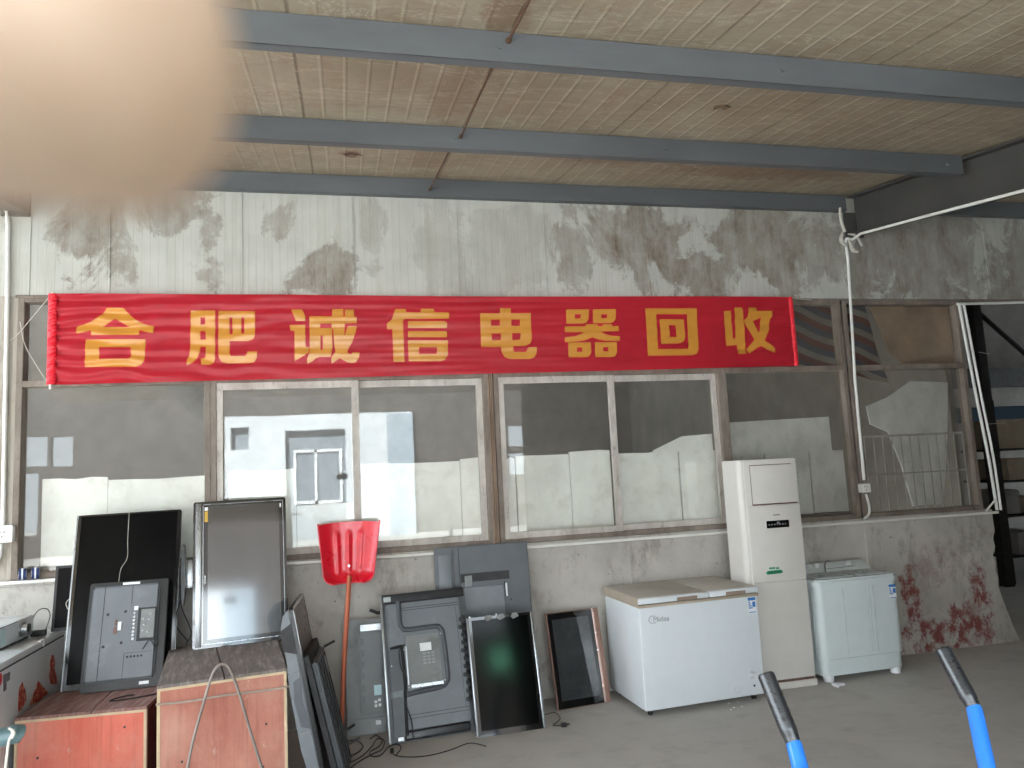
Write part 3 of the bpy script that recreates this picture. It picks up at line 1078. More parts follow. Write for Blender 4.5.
# strings that tie the banner
for pts, lab in (([(50, 296), (40, 308), (30, 320), (18, 334), (8, 342)], 'thin white string from the banner\'s upper left corner to the pipe'),
                 ([(20, 322), (25, 345), (38, 368), (51, 388)], 'thin slack string left of the banner, looping to its lower corner'),
                 ([(790, 297), (800, 299), (812, 300)], 'short white string at the banner\'s upper right corner')):
    bm = nb()
    tube(bm, [at(a, b, D - .04) for a, b in pts], .0022, 6, smooth=5)
    tag(obj('string', bm, ROPE), lab, 'string')

# ================================================================== PIPES
def pipe(pts, r, lab, name='pipe', m=PVC, smooth=0):
    bm = nb()
    tube(bm, pts, r, 12, smooth=smooth)
    return tag(obj(name, bm, m), lab, 'pipe')


zp = 1.148
pipe([(-2.5, D - .027, 1.155), (-1.0, D - .027, zp), (1.5, D - .027, 1.135), (4.37, D - .027, zp - .01), (5.70, D - .027, 1.135)], .012, 'long thin white cable pipe along the window sill')
yq = D - .03
pv = [at(1100, 158, 3.2), at(1024, 180, 3.85)]
X0 = 4.405
pts = [(4.43, 3.0, zc(3.0) - .235), (4.43, 4.6, zc(4.6) - .235), (4.43, 5.36, zc(5.36) - .24), (4.435, 5.47, zc(5.4) - .26), at(846, 240, yq), at(848, 260, yq), at(855, 380, yq), at(864, 480, yq)]
bm = nb()
tube(bm, pts[:3], .0125, 12)
tube(bm, [pts[2], pts[3], pts[4], pts[5]], .0125, 12, smooth=6)
tube(bm, pts[5:], .0125, 12)
tag(obj('pipe', bm, PVC), 'white cable pipe running down the rafter and the wall to a socket box', 'pipe')
bm = nb()
tube(bm, [at(866, 494, yq), at(869, 505, yq), at(869, 514, yq), at(864, 519, yq)], .010, 12, smooth=5)
tag(obj('pipe', bm, PVC), 'short bent white pipe below the right-hand socket box', 'pipe')


def sockbox(px, py, w, h, lab):
    P = at(px, py, D - .05)
    o = empty('socket_box', (P.x, D - .02, P.z))
    bm = nb()
    prism(bm, rrect(-w / 2, w / 2, -h / 2, h / 2, .008), -.045, 0)
    obj('cover', bm, PVC, o)
    bm = nb()
    for x, z in ((-.012, .012), (.012, .012), (0, -.016)):
        box(bm, x - .003, x + .003, -.047, -.044, z - .006, z + .006)
    obj('socket_slot', bm, DARKT, o)
    tag(o, lab, 'socket')


sockbox(865, 488, .09, .075, 'white socket box on the window post right of the air conditioner')
sockbox(3, 534, .12, .11, 'white socket box on the pillar at the left edge')
yl = D - .02
pipe([at(-8, 206, yl), at(2, 206, yl), at(7, 212, yl), at(8, 225, yl), at(7.5, 300, yl), at(5, 420, yl), at(3, 525, yl)], .014, 'white cable pipe running down the pillar at the left edge')
pipe([at(1, 544, yl), at(0, 555, yl), at(-5, 566, yl)], .012, 'short white pipe below the left socket box')
# doorway trim pipes
dj = [at(959, 304, yq), at(975, 390, yq), at(988, 455, yq), at(997, 510, yq)]
dj2 = [at(964, 305, yq - .02), at(980, 390, yq - .02), at(993, 455, yq - .02), at(1001, 510, yq - .02)]
pipe(dj, .013, 'white plastic pipe down the left side of the doorway, outer one', smooth=4)
pipe(dj2, .011, 'white plastic pipe down the left side of the doorway, inner one', smooth=4)
pipe([at(957, 304, yq), at(1000, 303, yq), at(1080, 301, yq)], .013, 'white plastic pipe across the top of the doorway')
pipe([at(986, 511, yq - .02), at(996, 499, yq - .02)], .008, 'short diagonal white pipe at the lower corner of the doorway')
for a, b, lab in (((978, 352), (990, 354), 'thin wire sticking out halfway up the doorway pipe'), ((988, 424), (1005, 423), 'longer thin wire sticking out of the lower doorway pipe')):
    bm = nb()
    tube(bm, [at(*a, yq - .02), at(*b, yq - .05)], .002, 6)
    tag(obj('wire', bm, ROPE), lab, 'wire')
# rag tied at the rafter foot
bm = nb()
tube(bm, [at(840, 208, D - .1), at(841, 220, D - .12), at(845, 232, D - .13)], .012, 8, smooth=5)
tube(bm, [at(843, 232, D - .1), at(841, 240, D - .11), at(846, 246, D - .1)], .013, 8, smooth=4, radii=[.01, .02, .012])
tube(bm, [at(848, 234, D - .1), at(856, 236, D - .11), at(862, 246, D - .1)], .013, 8, smooth=4, radii=[.008, .013, .01])
tube(bm, [at(849, 240, D - .09), at(853, 250, D - .09), at(858, 252, D - .09)], .015, 8, smooth=4, radii=[.012, .02, .01])
tag(obj('rag', bm, ROPE), 'pale rag strip knotted round the pipe at the foot of the rafter', 'rag')

# ================================================================== TELEVISIONS
def casing(w, h, t, r=.012, inset=0.0, y=0.0):
    bm = nb()
    prism(bm, rrect(inset, w - inset, inset, h - inset, r), y, y + t)
    es = [e for e in bm.edges if len(e.link_faces) == 2 and e.calc_face_angle(0) > 1.2]
    bmesh.ops.bevel(bm, geom=es, offset=min(.003, t * .3), segments=2, affect='EDGES')
    return bm


def hump(w, h, t, y, x0, x1, z0, z1, k=.05):
    """tapered bulge of a back cover between y and y+t (narrower at the outer end)"""
    bm = nb()
    A = [bm.verts.new((a, y, b)) for a, b in rect(x0, x1, z0, z1)]
    B = [bm.verts.new((a, y + t, b)) for a, b in rect(x0 + k, x1 - k, z0 + k, z1 - k)]
    bm.faces.new(A)
    bm.faces.new(B[::-1])
    for i in range(4):
        bm.faces.new((A[i], B[i], B[(i + 1) % 4], A[(i + 1) % 4]))
    bmesh.ops.recalc_face_normals(bm, faces=bm.faces[:])
    bmesh.ops.bevel(bm, geom=bm.edges[:], offset=.006, segments=2, affect='EDGES')
    return bm


# A: big black television standing on the red crate
tv = empty('television', mtx=lean((-1.73, 5.14, .522), .4, 14, .4))
w, h = .637, 1.082
obj('casing', casing(w, h, .035), BLACKM, tv)
bm = nb()
ring(bm, rect(0.002, w - .002, .002, h - .002), rect(.028, w - .022, .035, h - .012), -.004, .001)
obj('bezel', bm, GLOSSB, tv)
bm = nb()
box(bm, .026, w - .02, -.001, .001, .033, h - .01)
obj('screen', bm, SCRA, tv)
obj('back_cover', hump(w, h, .03, .035, .06, w - .06, .06, h - .12), BLACKM, tv)
bm = nb()
box(bm, .0, .010, -.006, .0, .0, h, .002, 1)
obj('silver_trim', bm, SILV, tv)
bm = nb()
box(bm, w - .004, w + .004, .006, .026, .0, h * .75, .002, 1)
obj('silver_trim', bm, SILV, tv)
tag(tv, 'largest black flat television, on the left red crate with its screen forward', 'television')
bm = nb()
M = lean((-1.73, 5.14, .522), .4, 14, .4)
tube(bm, [M @ Vector((.315, -.008, h + .01)), M @ Vector((.318, -.01, h - .18)), M @ Vector((.323, -.01, h - .30)), M @ Vector((.29, -.01, h - .37)), M @ Vector((.283, -.012, h - .45))], .0016, 6, smooth=5)
tag(obj('thin_wire', bm, ROPE), 'thin pale wire hanging down the largest black screen', 'wire')

# B: small television seen from behind, on the red crate
tv = empty('television', mtx=lean((-1.597, 5.04, .525), -.2, 15.7, 0))
w, h = .46, .645
obj('casing', casing(w, h, .03), BLACK, tv)
bm = nb()
A = rect(.02, w - .045, .05, h - .025)
prism(bm, A, -.022, .002)
es = [e for e in bm.edges if e.calc_face_angle(0) > 1.2]
bmesh.ops.bevel(bm, geom=es, offset=.012, segments=2, affect='EDGES')
obj('back_cover', bm, GREYC, tv)
bm = nb()
box(bm, .095, .098, -.0235, -.021, .06, h - .03)
box(bm, .255, .257, -.0235, -.021, h - .15, h - .03)
box(bm, .235, w - .06, -.0235, -.021, .205, .207)
box(bm, .235, .237, -.0235, -.021, .06, .205)
obj('seam', bm, BLACKM, tv)
for u, v in ((.125, .445), (.225, .455), (.115, .255), (.215, .27)):
    bm = nb()
    disc(bm, (u, -.024, v), (0, 1, 0), .009, .006, 12)
    obj('mounting_hole', bm, BLACK, tv)
bm = nb()
box(bm, .30, w - .055, -.026, -.02, .27, .47)
obj('port_plate', bm, BLACKM, tv)
bm = nb()
box(bm, .318, w - .06, -.030, -.024, .285, .46, .003, 1)
obj('circuit_cover', bm, GREYL, tv)
bm = nb()
for k in range(8):
    box(bm, .272, .286, -.0275, -.022, .28 + k * .022, .294 + k * .022)
obj('port_row', bm, SILV, tv)
for u, v in ((.335, .40), (.365, .395), (.335, .33), (.365, .32), (.34, .365), (.372, .43)):
    bm = nb()
    disc(bm, (u, -.033, v), (0, 1, 0), .005, .004, 8)
    obj('connector', bm, SILV, tv)
bm = nb()
box(bm, .275, .298, -.0275, -.023, .458, .482)
obj('white_clip', bm, PAPER, tv)
bm = nb()
box(bm, .188, .208, -.028, -.022, .345, .395)
obj('socket', bm, PAPER, tv)
bm = nb()
box(bm, .165, .185, -.027, -.022, .325, .365)
box(bm, .17, .18, -.027, -.022, .375, .41)
obj('socket_block', bm, mat('faded_brown', (120, 88, 80), .6), tv)
bm = nb()
box(bm, .19, .29, -.0035, -.0005, h - .022, h - .008)
obj('logo_plate', bm, PAPER, tv)
bm = nb()
box(bm, w - .13, w - .075, -.0035, -.0005, .018, .036)
obj('sticker', bm, PAPER, tv)
bm = nb()
for k in range(5):
    box(bm, .25 + .02 * k, .262 + .02 * k, -.0238, -.0215, .178, .190)
obj('printed_marks', bm, BLACKM, tv)
bm = nb()
tube(bm, [(w - .12, -.025, .22), (w - .08, -.04, .27), (w - .05, -.03, .235), (w - .03, -.02, .25)], .003, 6, smooth=5)
obj('cable', bm, CORDB, tv)
tag(tv, 'small television turned to show its grey back, in front of the largest black one', 'television')
bm = nb()
tube(bm, [(-1.25, 4.88, .526), (-1.31, 4.86, .528), (-1.36, 4.80, .527), (-1.25, 4.80, .527), (-1.10, 4.86, .528), (-1.06, 4.95, .53)], .004, 8, smooth=5)
tag(obj('loose_cable', bm, CORDB), 'thin black cord lying on the red crate under the small television', 'cord')

# C: grey-screened television on the nearer crate
tv = empty('television', mtx=lean((-.975, 5.11, .702), 8, 8.3, 0))
w, h = .582, .928
obj('casing', casing(w, h, .045, .02), BLACKM, tv)
bm = nb()
ring(bm, rrect(.0, w, .0, h, .014), rrect(.088, w - .045, .05, h - .035, .002), -.006, .001)
obj('bezel', bm, GLOSSB, tv)
bm = nb()
box(bm, .086, w - .043, -.001, .002, .048, h - .033)
obj('screen', bm, SCRM, tv)
bm = nb()
box(bm, .014, .05, -.010, -.004, .01, h - .01, .003, 2)
obj('silver_trim', bm, SILV, tv)
bm = nb()
ring(bm, rect(.058, w - .018, .022, h - .018), rect(.0605, w - .0205, .0245, h - .0205), -.008, -.005)
obj('chrome_line', bm, SILV, tv)
obj('back_cover', hump(w, h, .04, .045, .05, w - .05, .05, h - .05), BLACKM, tv)
bm = nb()
box(bm, .068, .088, -.0085, -.005, h - .135, h - .065)
obj('sticker', bm, mat('yellow_label', (214, 172, 70), .5), tv)
bm = nb()
box(bm, .068, .088, -.0085, -.005, h - .06, h - .038)
obj('sticker', bm, PAPER, tv)
bm = nb()
box(bm, w - .04, w - .03, -.0085, -.005, h - .065, h - .04)
obj('sticker', bm, PAPER, tv)
bm = nb()
for k in range(3):
    box(bm, .068, .076, -.0075, -.005, .40 + k * .018, .412 + k * .018)
box(bm, .068, .071, -.0075, -.005, .395, .455)
obj('logo', bm, PAPER, tv)
bm = nb()
box(bm, -.055, .01, .03, .06, .38, .56, .006, 2)
obj('stand_neck', bm, SILV, tv)
bm = nb()
pts = [(math.cos(a) * .03, math.sin(a) * .19) for a in [2 * PI * k / 36 for k in range(36)]]
prism(bm, [(-.055 + p[0] * .4, .47 + p[1]) for p in pts], -.06, .13)
obj('stand_base', bm, BLACK, tv)
tag(tv, 'flat television with a shiny grey screen, standing on the nearer crate', 'television')
bm = nb()
for pp in ([(-1.07, 5.2, 1.1), (-1.06, 5.22, .95), (-1.0, 5.2, .80), (-1.03, 5.19, .72)], [(-1.07, 5.22, 1.0), (-1.10, 5.24, .85), (-1.02, 5.20, .74)]):
    tube(bm, pp, .004, 6, smooth=6)
tag(obj('loose_cable', bm, CORDB), 'black cord hanging between the largest television and the grey-screened one', 'cord')

# D: back-to-front open television on the floor
tv = empty('television', mtx=lean((.233, 5.04, .002), 3.5, 17, .6))
w, h = .60, .945
obj('casing', casing(w, h, .03), GREYD, tv)
bm = nb()
box(bm, -.006, .010, -.03, .0, .0, h, .003, 2)
obj('silver_edge', bm, STEEL, tv)
bm = nb()
prism(bm, rrect(.03, w - .05, .07, h - .07, .02), -.026, .002)
es = [e for e in bm.edges if e.calc_face_angle(0) > 1.2]
bmesh.ops.bevel(bm, geom=es, offset=.01, segments=2, affect='EDGES')
obj('back_cover', bm, GREYC, tv)
bm = nb()
box(bm, .02, w - .01, -.022, .001, h - .065, h - .005, .01, 2)
obj('top_strip', bm, BLACKM, tv)
bm = nb()
box(bm, .10, w - .06, -.022, .001, .006, .065, .012, 3)
obj('bottom_strip', bm, BLACK, tv)


def uvD(u, v):
    return (u * w, -.026, v * h)


bm = nb()
loop = [uvD(.20, .94), uvD(.20, .80), uvD(.22, .755), uvD(.28, .735), uvD(.60, .735), uvD(.66, .715), uvD(.685, .66), uvD(.695, .40), uvD(.67, .345), uvD(.60, .32), uvD(.30, .305), uvD(.22, .30)]
tube(bm, loop, .017, 10, smooth=5)
obj('moulded_channel', bm, GREYD, tv)
bm = nb()
loop = [uvD(.07, .615), uvD(.19, .625), uvD(.205, .60), uvD(.21, .35), uvD(.20, .30), uvD(.19, .04)]
tube(bm, loop, .011, 8, smooth=5)
obj('cable_channel', bm, BLACKM, tv)
bm = nb()
for v in (.888, .872, .165, .142):
    box(bm, .22 * w, .90 * w, -.028, -.024, v * h - .0018, v * h + .0018)
box(bm, .86 * w, .864 * w, -.028, -.024, .16 * h, .86 * h)
obj('seam', bm, BLACK, tv)
bm = nb()
prism(bm, rrect(.25 * w, .63 * w, .345 * h, .69 * h, .006), -.034, -.02)
obj('metal_plate', bm, GREYL, tv)
bm = nb()
box(bm, .235 * w, .255 * w, -.042, -.03, .36 * h, .62 * h, .002, 1)
box(bm, .27 * w, .64 * w, -.042, -.03, .335 * h, .36 * h, .002, 1)
obj('silver_bracket', bm, SILV, tv)
bm = nb()
box(bm, .405 * w, .535 * w, -.0365, -.033, .575 * h, .63 * h)
obj('sticker', bm, PAPER, tv)
bm = nb()
for i in range(3):
    for j in range(4):
        box(bm, (.43 + .05 * i) * w, (.465 + .05 * i) * w, -.0355, -.033, (.485 + .022 * j) * h, (.498 + .022 * j) * h)
obj('printed_marks', bm, mat('faded_print', (158, 160, 160), .5), tv)
bm = nb()
prism(bm, rrect(.05 * w, .185 * w, .33 * h, .61 * h, .008), -.038, -.02)
prism(bm, rrect(.05 * w, .17 * w, .03 * h, .29 * h, .008), -.038, -.005)
obj('side_cover', bm, GREYD, tv)
bm = nb()
for k in range(11):
    v = (.2 + k * .055) * h
    box(bm, w - .075 + .006 * (k % 3), w - .045, -.034, -.02, v, v + .026, .002, 1)
    box(bm, w - .05, w - .02, -.02, .0, v + .01, v + .04, .003, 1)
obj('edge_clips', bm, BLACK, tv)
bm = nb()
box(bm, .02, .07, -.03, -.02, h - .055, h - .02, .002, 1)
obj('corner_bracket', bm, STEEL, tv)
bm = nb()
box(bm, .05, .09, -.045, -.03, .01, .035, .002, 1)
obj('corner_bracket', bm, STEEL, tv)
bm = nb()
tube(bm, [(.14, -.04, .60), (.10, -.045, .56), (.105, -.05, .45), (.135, -.045, .38), (.115, -.05, .25), (.145, -.05, .12), (.15, -.05, .01)], .0042, 8, smooth=6)
obj('cable', bm, CORDB, tv)
bm = nb()
for u, v in ((.22, .60), (.655, .68), (.655, .36), (.245, .345), (.07, .50)):
    disc(bm, (u * w, -.044, v * h), (0, 1, 0), .005, .006, 8)
obj('screws', bm, STEEL, tv)
tag(tv, 'big television leaning backwards-out with grooved grey back, beside the green-glinting screen', 'television')

# G: grey casing behind D
tv = empty('television', mtx=lean((-.035, 5.29, .002), 0, 12, 0))
w, h = .5, .745
obj('casing', casing(w, h, .03), GREYL, tv)
bm = nb()
ring(bm, rect(.0, w, .0, h), rect(.055, w - .05, .10, h - .04), -.016, .001)
obj('rim', bm, GREYL, tv)
bm = nb()
prism(bm, rect(.085, w - .08, .12, h - .06), -.034, .002)
es = [e for e in bm.edges if e.calc_face_angle(0) > 1.2]
bmesh.ops.bevel(bm, geom=es, offset=.015, segments=2, affect='EDGES')
obj('back_cover', bm, mat('grey_cover', (112, 114, 115), .5, var=.06), tv)
bm = nb()
for k in range(6):
    z = .20 + k * .075
    for j in range(4):
        box(bm, .105, .125, -.0355, -.033, z + j * .011, z + j * .011 + .006)
obj('vent_slots', bm, GREYD, tv)
bm = nb()
box(bm, .10, .25, -.045, -.02, h - .085, h - .035, .004, 1)
obj('silver_bracket', bm, STEEL, tv)
bm = nb()
box(bm, .185, .235, -.0362, -.034, .24, .305)
obj('sticker', bm, mat('pale_blue_label', (190, 222, 228), .5), tv)
bm = nb()
bm.free()
for a, b in ((.185, .19), (.21, .20), (.185, .165), (.212, .168)):
    bm = nb()
    box(bm, a, a + .018, -.0362, -.034, b, b + .018)
    obj('sticker', bm, PAPER, tv)
bm = nb()
box(bm, .19, .225, -.05, -.02, .055, .085, .003, 1)
obj('plug', bm, PAPER, tv)
bm = nb()
tube(bm, [(.0, -.06, .05), (.05, -.05, .075)], .008, 8)
obj('peg', bm, BLACK, tv)
tag(tv, 'dusty pale grey television back, half hidden behind the grooved one', 'television')
bm = nb()
P = at(370, 610, 5.45)
tube(bm, [P, P + Vector((.05, -.02, -.02)), P + Vector((.1, -.01, -.025))], .012, 8)
tag(obj('black_clip', bm, BLACK), 'small black plastic piece on the wall above the dusty grey television', 'clip')

# H: tall dark panel behind
tv = empty('television', mtx=lean((.622, 5.39, .002), -2, 5.2, .6))
w, h = .705, 1.185
obj('casing', casing(w, h, .022), GREYD, tv)
bm = nb()
box(bm, .18, w - .005, -.010, .001, .02, h - .006, .003, 1)
obj('back_cover', bm, GREYD, tv)
bm = nb()
box(bm, .025, .125, -.012, .001, .6, h - .05, .006, 2)
obj('side_cover', bm, GREYC, tv)
bm = nb()
box(bm, .185, .55, -.0115, -.008, h - .262, h - .20, .0, 1)
obj('recess', bm, BLACKM, tv)
bm = nb()
box(bm, .215, .27, -.016, -.009, h - .295, h - .215, .002, 1)
obj('tab', bm, GREYL, tv)
bm = nb()
box(bm, .515, .528, -.016, -.009, h - .385, h - .29, .002, 1)
obj('slot_trim', bm, SILV, tv)
bm = nb()
box(bm, .505, .515, -.0125, -.009, h - .385, h - .275)
disc(bm, (.55, -.0125, h - .41), (0, 1, 0), .007, .004, 10)
disc(bm, (.045, -.0145, h - .30), (0, 1, 0), .007, .004, 10)
box(bm, .176, .181, -.0115, -.005, .02, h - .006)
box(bm, .13, .145, -.003, .001, .4, h - .02)
obj('slot', bm, BLACK, tv)
bm = nb()
box(bm, .19, .50, -.0125, -.009, .30, h - .30, .002, 1)
obj('lower_cover', bm, GREYC, tv)
tag(tv, 'tall charcoal television back standing behind, its top reaching the window sill', 'television')

# I: black screen with green glint
tv = empty('television', mtx=lean((.805, 4.955, .002), 2.8, 15, 0))
w, h = .445, .752
obj('casing', casing(w, h, .03), BLACKM, tv)
bm = nb()
ring(bm, rect(0, w, 0, h), rect(.02, w - .02, .035, h - .02), -.004, .001)
obj('bezel', bm, GLOSSB, tv)
bm = nb()
box(bm, .019, w - .019, -.001, .001, .034, h - .019)
obj('screen', bm, SCRG, tv)
bm = nb()
box(bm, w - .001, w + .018, -.008, .03, .0, h, .003, 2)
obj('silver_edge', bm, SILV, tv)
bm = nb()
box(bm, -.012, .001, -.002, .03, .0, h, .003, 2)
obj('silver_edge', bm, SILV, tv)
for a, b, c in ((.11, .17, .015), (.20, .26, .022), (.30, .36, .012)):
    bm = nb()
    prism(bm, [(a, h - .02), (a + .02, h - .035), (b, h - .02), (b - .01, h + c * .4), (a + .015, h + c * .3)], -.008, -.004)
    obj('torn_tape', bm, GREYL, tv)
bm = nb()
for a in (.01, .20):
    disc(bm, (a, -.008, h + .005), (0, 1, 0), .006, .01, 10)
obj('screws', bm, PAPER, tv)
obj('back_cover', hump(w, h, .03, .03, .05, w - .05, .05, h - .1), BLACKM, tv)
tag(tv, 'black screen with a faint green glint, leaning on the floor in the middle', 'television')

# J: framed smoked glass panel
tv = empty('glass_panel', mtx=lean((1.437, 5.275, .002), 6.2, 12, .2))
w, h = .425, .668
obj('casing', casing(w, h, .03, .003), mat('copper_edge', (150, 118, 104), .35, metal=.4, var=.15), tv)
bm = nb()
ring(bm, rect(.008, w - .055, .004, h - .006), rect(.04, w - .085, .055, h - .05), -.003, .001)
obj('bezel', bm, GLOSSB, tv)
bm = nb()
box(bm, .039, w - .084, -.0015, .001, .054, h - .049)
obj('glass', bm, SCRJ, tv)
bm = nb()
box(bm, w - .055, w - .040, -.008, .001, .0, h, .002, 1)
obj('bright_edge', bm, mat('pale_pink_metal', (220, 190, 180), .25, metal=.5, var=.08), tv)
bm = nb()
disc(bm, (w - .052, -.012, h * .55), (0, 1, 0), .006, .006, 10)
obj('screw', bm, PAPER, tv)
tag(tv, 'small black-framed smoked glass panel with a copper side edge, left of the chest freezer', 'panel')

# E: slim black panel at far left, behind the biggest television
tv = empty('television', mtx=lean((-1.90, 5.38, .845), 0, 9, 0))
M = None
pA = at(51, 632, 5.38)
w, h = .30, .41
obj('casing', casing(w, h, .03, .008), BLACKM, tv)
bm = nb()
ring(bm, rect(0, w, 0, h), rect(.015, w - .015, .02, h - .015), -.003, .001)
obj('bezel', bm, BLACK, tv)
bm = nb()
box(bm, .014, w - .014, -.001, .001, .019, h - .014)
obj('screen', bm, SCRA, tv)
bm = nb()
tube(bm, [(.10, -.008, .20), (.08, -.015, .17), (.095, -.012, .13), (.12, -.008, .11)], .003, 6, smooth=5)
obj('cable', bm, ROPE, tv)
tv.location = (pA.x, 5.38, .845)
tag(tv, 'narrow black screen standing on the white chest freezer, partly behind the largest television', 'television')

# F1, F2: a pair leaning sideways against the nearer crate
tv = empty('television', mtx=lean((-.125, 4.30, .002), 88, 10.2, -1.5))
w, h = .60, 1.055
obj('casing', casing(w, h, .022, .02), BLACK, tv)
bm = nb()
ring(bm, rrect(0, w, 0, h, .02), rrect(.02, w - .02, .03, h - .02, .004), -.003, .001)
obj('bezel', bm, GLOSSB, tv)
bm = nb()
box(bm, .019, w - .019, -.001, .001, .029, h - .019)
obj('screen', bm, mat('grey_glass', (70, 70, 70), .3, var=.1), tv)
bm = nb()
prof = [(.022, .03), (.085, .16), (.10, .30), (.10, .62), (.085, .78), (.09, .86), (.085, .95), (.06, 1.02), (.022, 1.04)]
A = [[bm.verts.new((x, y, z)) for y, z in prof] for x in (.012, w - .02)]
n = len(prof)
bm.faces.new(A[0])
bm.faces.new(A[1][::-1])
for i in range(n):
    bm.faces.new((A[0][i], A[1][i], A[1][(i + 1) % n], A[0][(i + 1) % n]))
bmesh.ops.recalc_face_normals(bm, faces=bm.faces[:])
bmesh.ops.bevel(bm, geom=bm.edges[:], offset=.006, segments=2, affect='EDGES')
obj('back_cover', bm, GREYC, tv)
bm = nb()
bm.free()
for (z0, z1) in ((.02, .15), (.80, .97)):
    bm = nb()
    prism(bm, [(.024, z0), (.088, z0 + .03), (.088, z1 - .03), (.024, z1)], .006, .016, axis='x')
    obj('dark_end_cap', bm, BLACKM, tv)
bm = nb()
prism(bm, [(.03, .40), (.075, .42), (.085, .56), (.07, .66), (.03, .68), (.045, .55)], .005, .013, axis='x')
obj('side_recess', bm, GREYD, tv)
bm = nb()
box(bm, .003, .012, .03, .085, .385, .392)
box(bm, .003, .012, .03, .085, .70, .706)
obj('seam', bm, GREYL, tv)
tag(tv, 'tall television leaning edge-on against the right side of the nearer crate', 'television')

tv = empty('television', mtx=lean((-.052, 4.325, .002), 87, 13.2, -1.5))
w, h = .52, .79
obj('casing', casing(w, h, .03, .012), BLACKM, tv)
bm = nb()
A = rect(.03, w - .04, .04, h - .05)
prism(bm, A, -.028, .002)
es = [e for e in bm.edges if e.calc_face_angle(0) > 1.2]
bmesh.ops.bevel(bm, geom=es, offset=.012, segments=2, affect='EDGES')
obj('back_cover', bm, GREYD, tv)
bm = nb()
for x in (.10, .20, .30, .40):
    box(bm, x, x + .012, -.036, -.024, .07, h - .08, .003, 1)
obj('ridge', bm, BLACKM, tv)
bm = nb()
for k in range(12):
    box(bm, .13, .18, -.031, -.027, .12 + k * .045, .135 + k * .045)
obj('vent_slots', bm, GREYL, tv)
for z in (h - .06, .13):
    bm = nb()
    tube(bm, [(w - .06, -.03, z), (w - .05, -.10, z + .012)], .008, 8)
    obj('peg', bm, BLACK, tv)
bm = nb()
box(bm, w - .15, w - .10, -.034, -.027, h - .20, h - .10)
obj('sticker', bm, GREYL, tv)
tag(tv, 'smaller television leaning edge-on against the taller one, its ridged back to the right', 'television')

# ================================================================== CRATES
def m_crate(name, a, b, wn):
    t = NT(name)
    col = t.mix(t.ramp(t.noise(4, 8, .7, (1, 1, .35)), .3, .7), lin(a), lin(b))
    g = t.ramp(t.noise(30, 6, .7, (1, 1, .04)), .5, .7)
    col = t.mix(t.math('MULTIPLY', g, .4), col, lin(tuple(int(c * .82) for c in a)))
    s = t.ramp(t.noise(12, 9, .8, (1, 1, .6), (4, 1, 1)), .61, .69)
    col = t.mix(t.math('MULTIPLY', s, wn), col, lin((216, 196, 180)))
    pd = t.ramp(t.noise(2.6, 7, .65, (1, 1, 1), (7, 7, 2)), .42, .68)
    col = t.mix(t.math('MULTIPLY', pd, .45), col, lin((206, 166, 148)))
    t.bsdf(col, .7, 0, t.noise(25, 6, .7, (1, 1, .2)), .3, .004, .3)
    return t.m


CRA = m_crate('red_orange_plywood', (200, 96, 80), (222, 126, 108), .6)
CRB = m_crate('brown_red_plywood', (158, 92, 78), (196, 136, 118), .7)
CTOP = mat('dusty_plank_top', (118, 108, 104), .85, var=.15, stretch=(4, .5, 1), dirt=((150, 142, 136), .35, 8), bump=.3)
CTOPA = mat('dusty_red_plank_top', (140, 104, 98), .85, var=.15, stretch=(4, .5, 1), dirt=((160, 140, 134), .35, 8), bump=.3)
PLY = mat('raw_plywood_edge', (206, 184, 152), .8, var=.1)
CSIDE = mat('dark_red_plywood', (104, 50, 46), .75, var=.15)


def crate(loc, yaw, w, d_, h, face, top, side, lab, gap):
    o = empty('wooden_crate', loc, (0, 0, R(yaw)))
    bm = nb()
    box(bm, .012, w - .012, .012, d_ - .012, 0, h - .016)
    obj('box_frame', bm, side, o)
    bm = nb()
    box(bm, .016, w - .016, -.002, .012, .0, h - .018, .001, 1)
    obj('front_board', bm, face, o)
    bm = nb()
    box(bm, w - .012, w, .016, d_ - .01, 0, h - .018, .001, 1)
    obj('side_board', bm, side, o)
    bm = nb()
    box(bm, 0, .016, -.004, .02, 0, h - .016, .001, 1)
    box(bm, w - .016, w, -.004, .02, 0, h - .016, .001, 1)
    box(bm, 0, w, -.005, .003, h - .030, h - .016, .001, 1)
    obj('edge_strip', bm, PLY, o)
    xs = [0, gap, w]
    for i in range(2):
        bm = nb()
        a = xs[i] + (.004 if i else 0)
        b = xs[i + 1] - (.004 if not i else 0)
        A = [(a + (.03 if i else 0), -.004), (b + (.03 if not i else 0), -.004), (b - (.03 if not i else 0), d_), (a - (.03 if i else 0), d_)]
        prism(bm, A, h - .016, h, axis='z')
        obj('top_plank', bm, top, o)
    bm = nb()
    for x, z in ((.12, .3), (w * .83, .42), (w * .3, .15), (w * .8, .2)):
        disc(bm, (x, -.006, z), (0, 1, 0), .006, .005, 10)
    obj('nail_hole', bm, DARKT, o)
    tag(o, lab, 'crate')
    return o


a = fl(15, 718, .52)
b = fl(147, 706, .52)
ya = math.degrees(math.atan2(b.y - a.y, b.x - a.x))
crate((a.x, a.y, 0), ya, (b - a).length, .62, .52, CRA, CTOPA, CSIDE, 'low orange-red plywood crate at the left, carrying two televisions', .36)
cb = crate((-.996, 4.314, 0), 8.6, .652, .93, .70, CRB, CTOP, CSIDE, 'taller scuffed red-brown plywood crate with a wire hoop in front of it', .30)
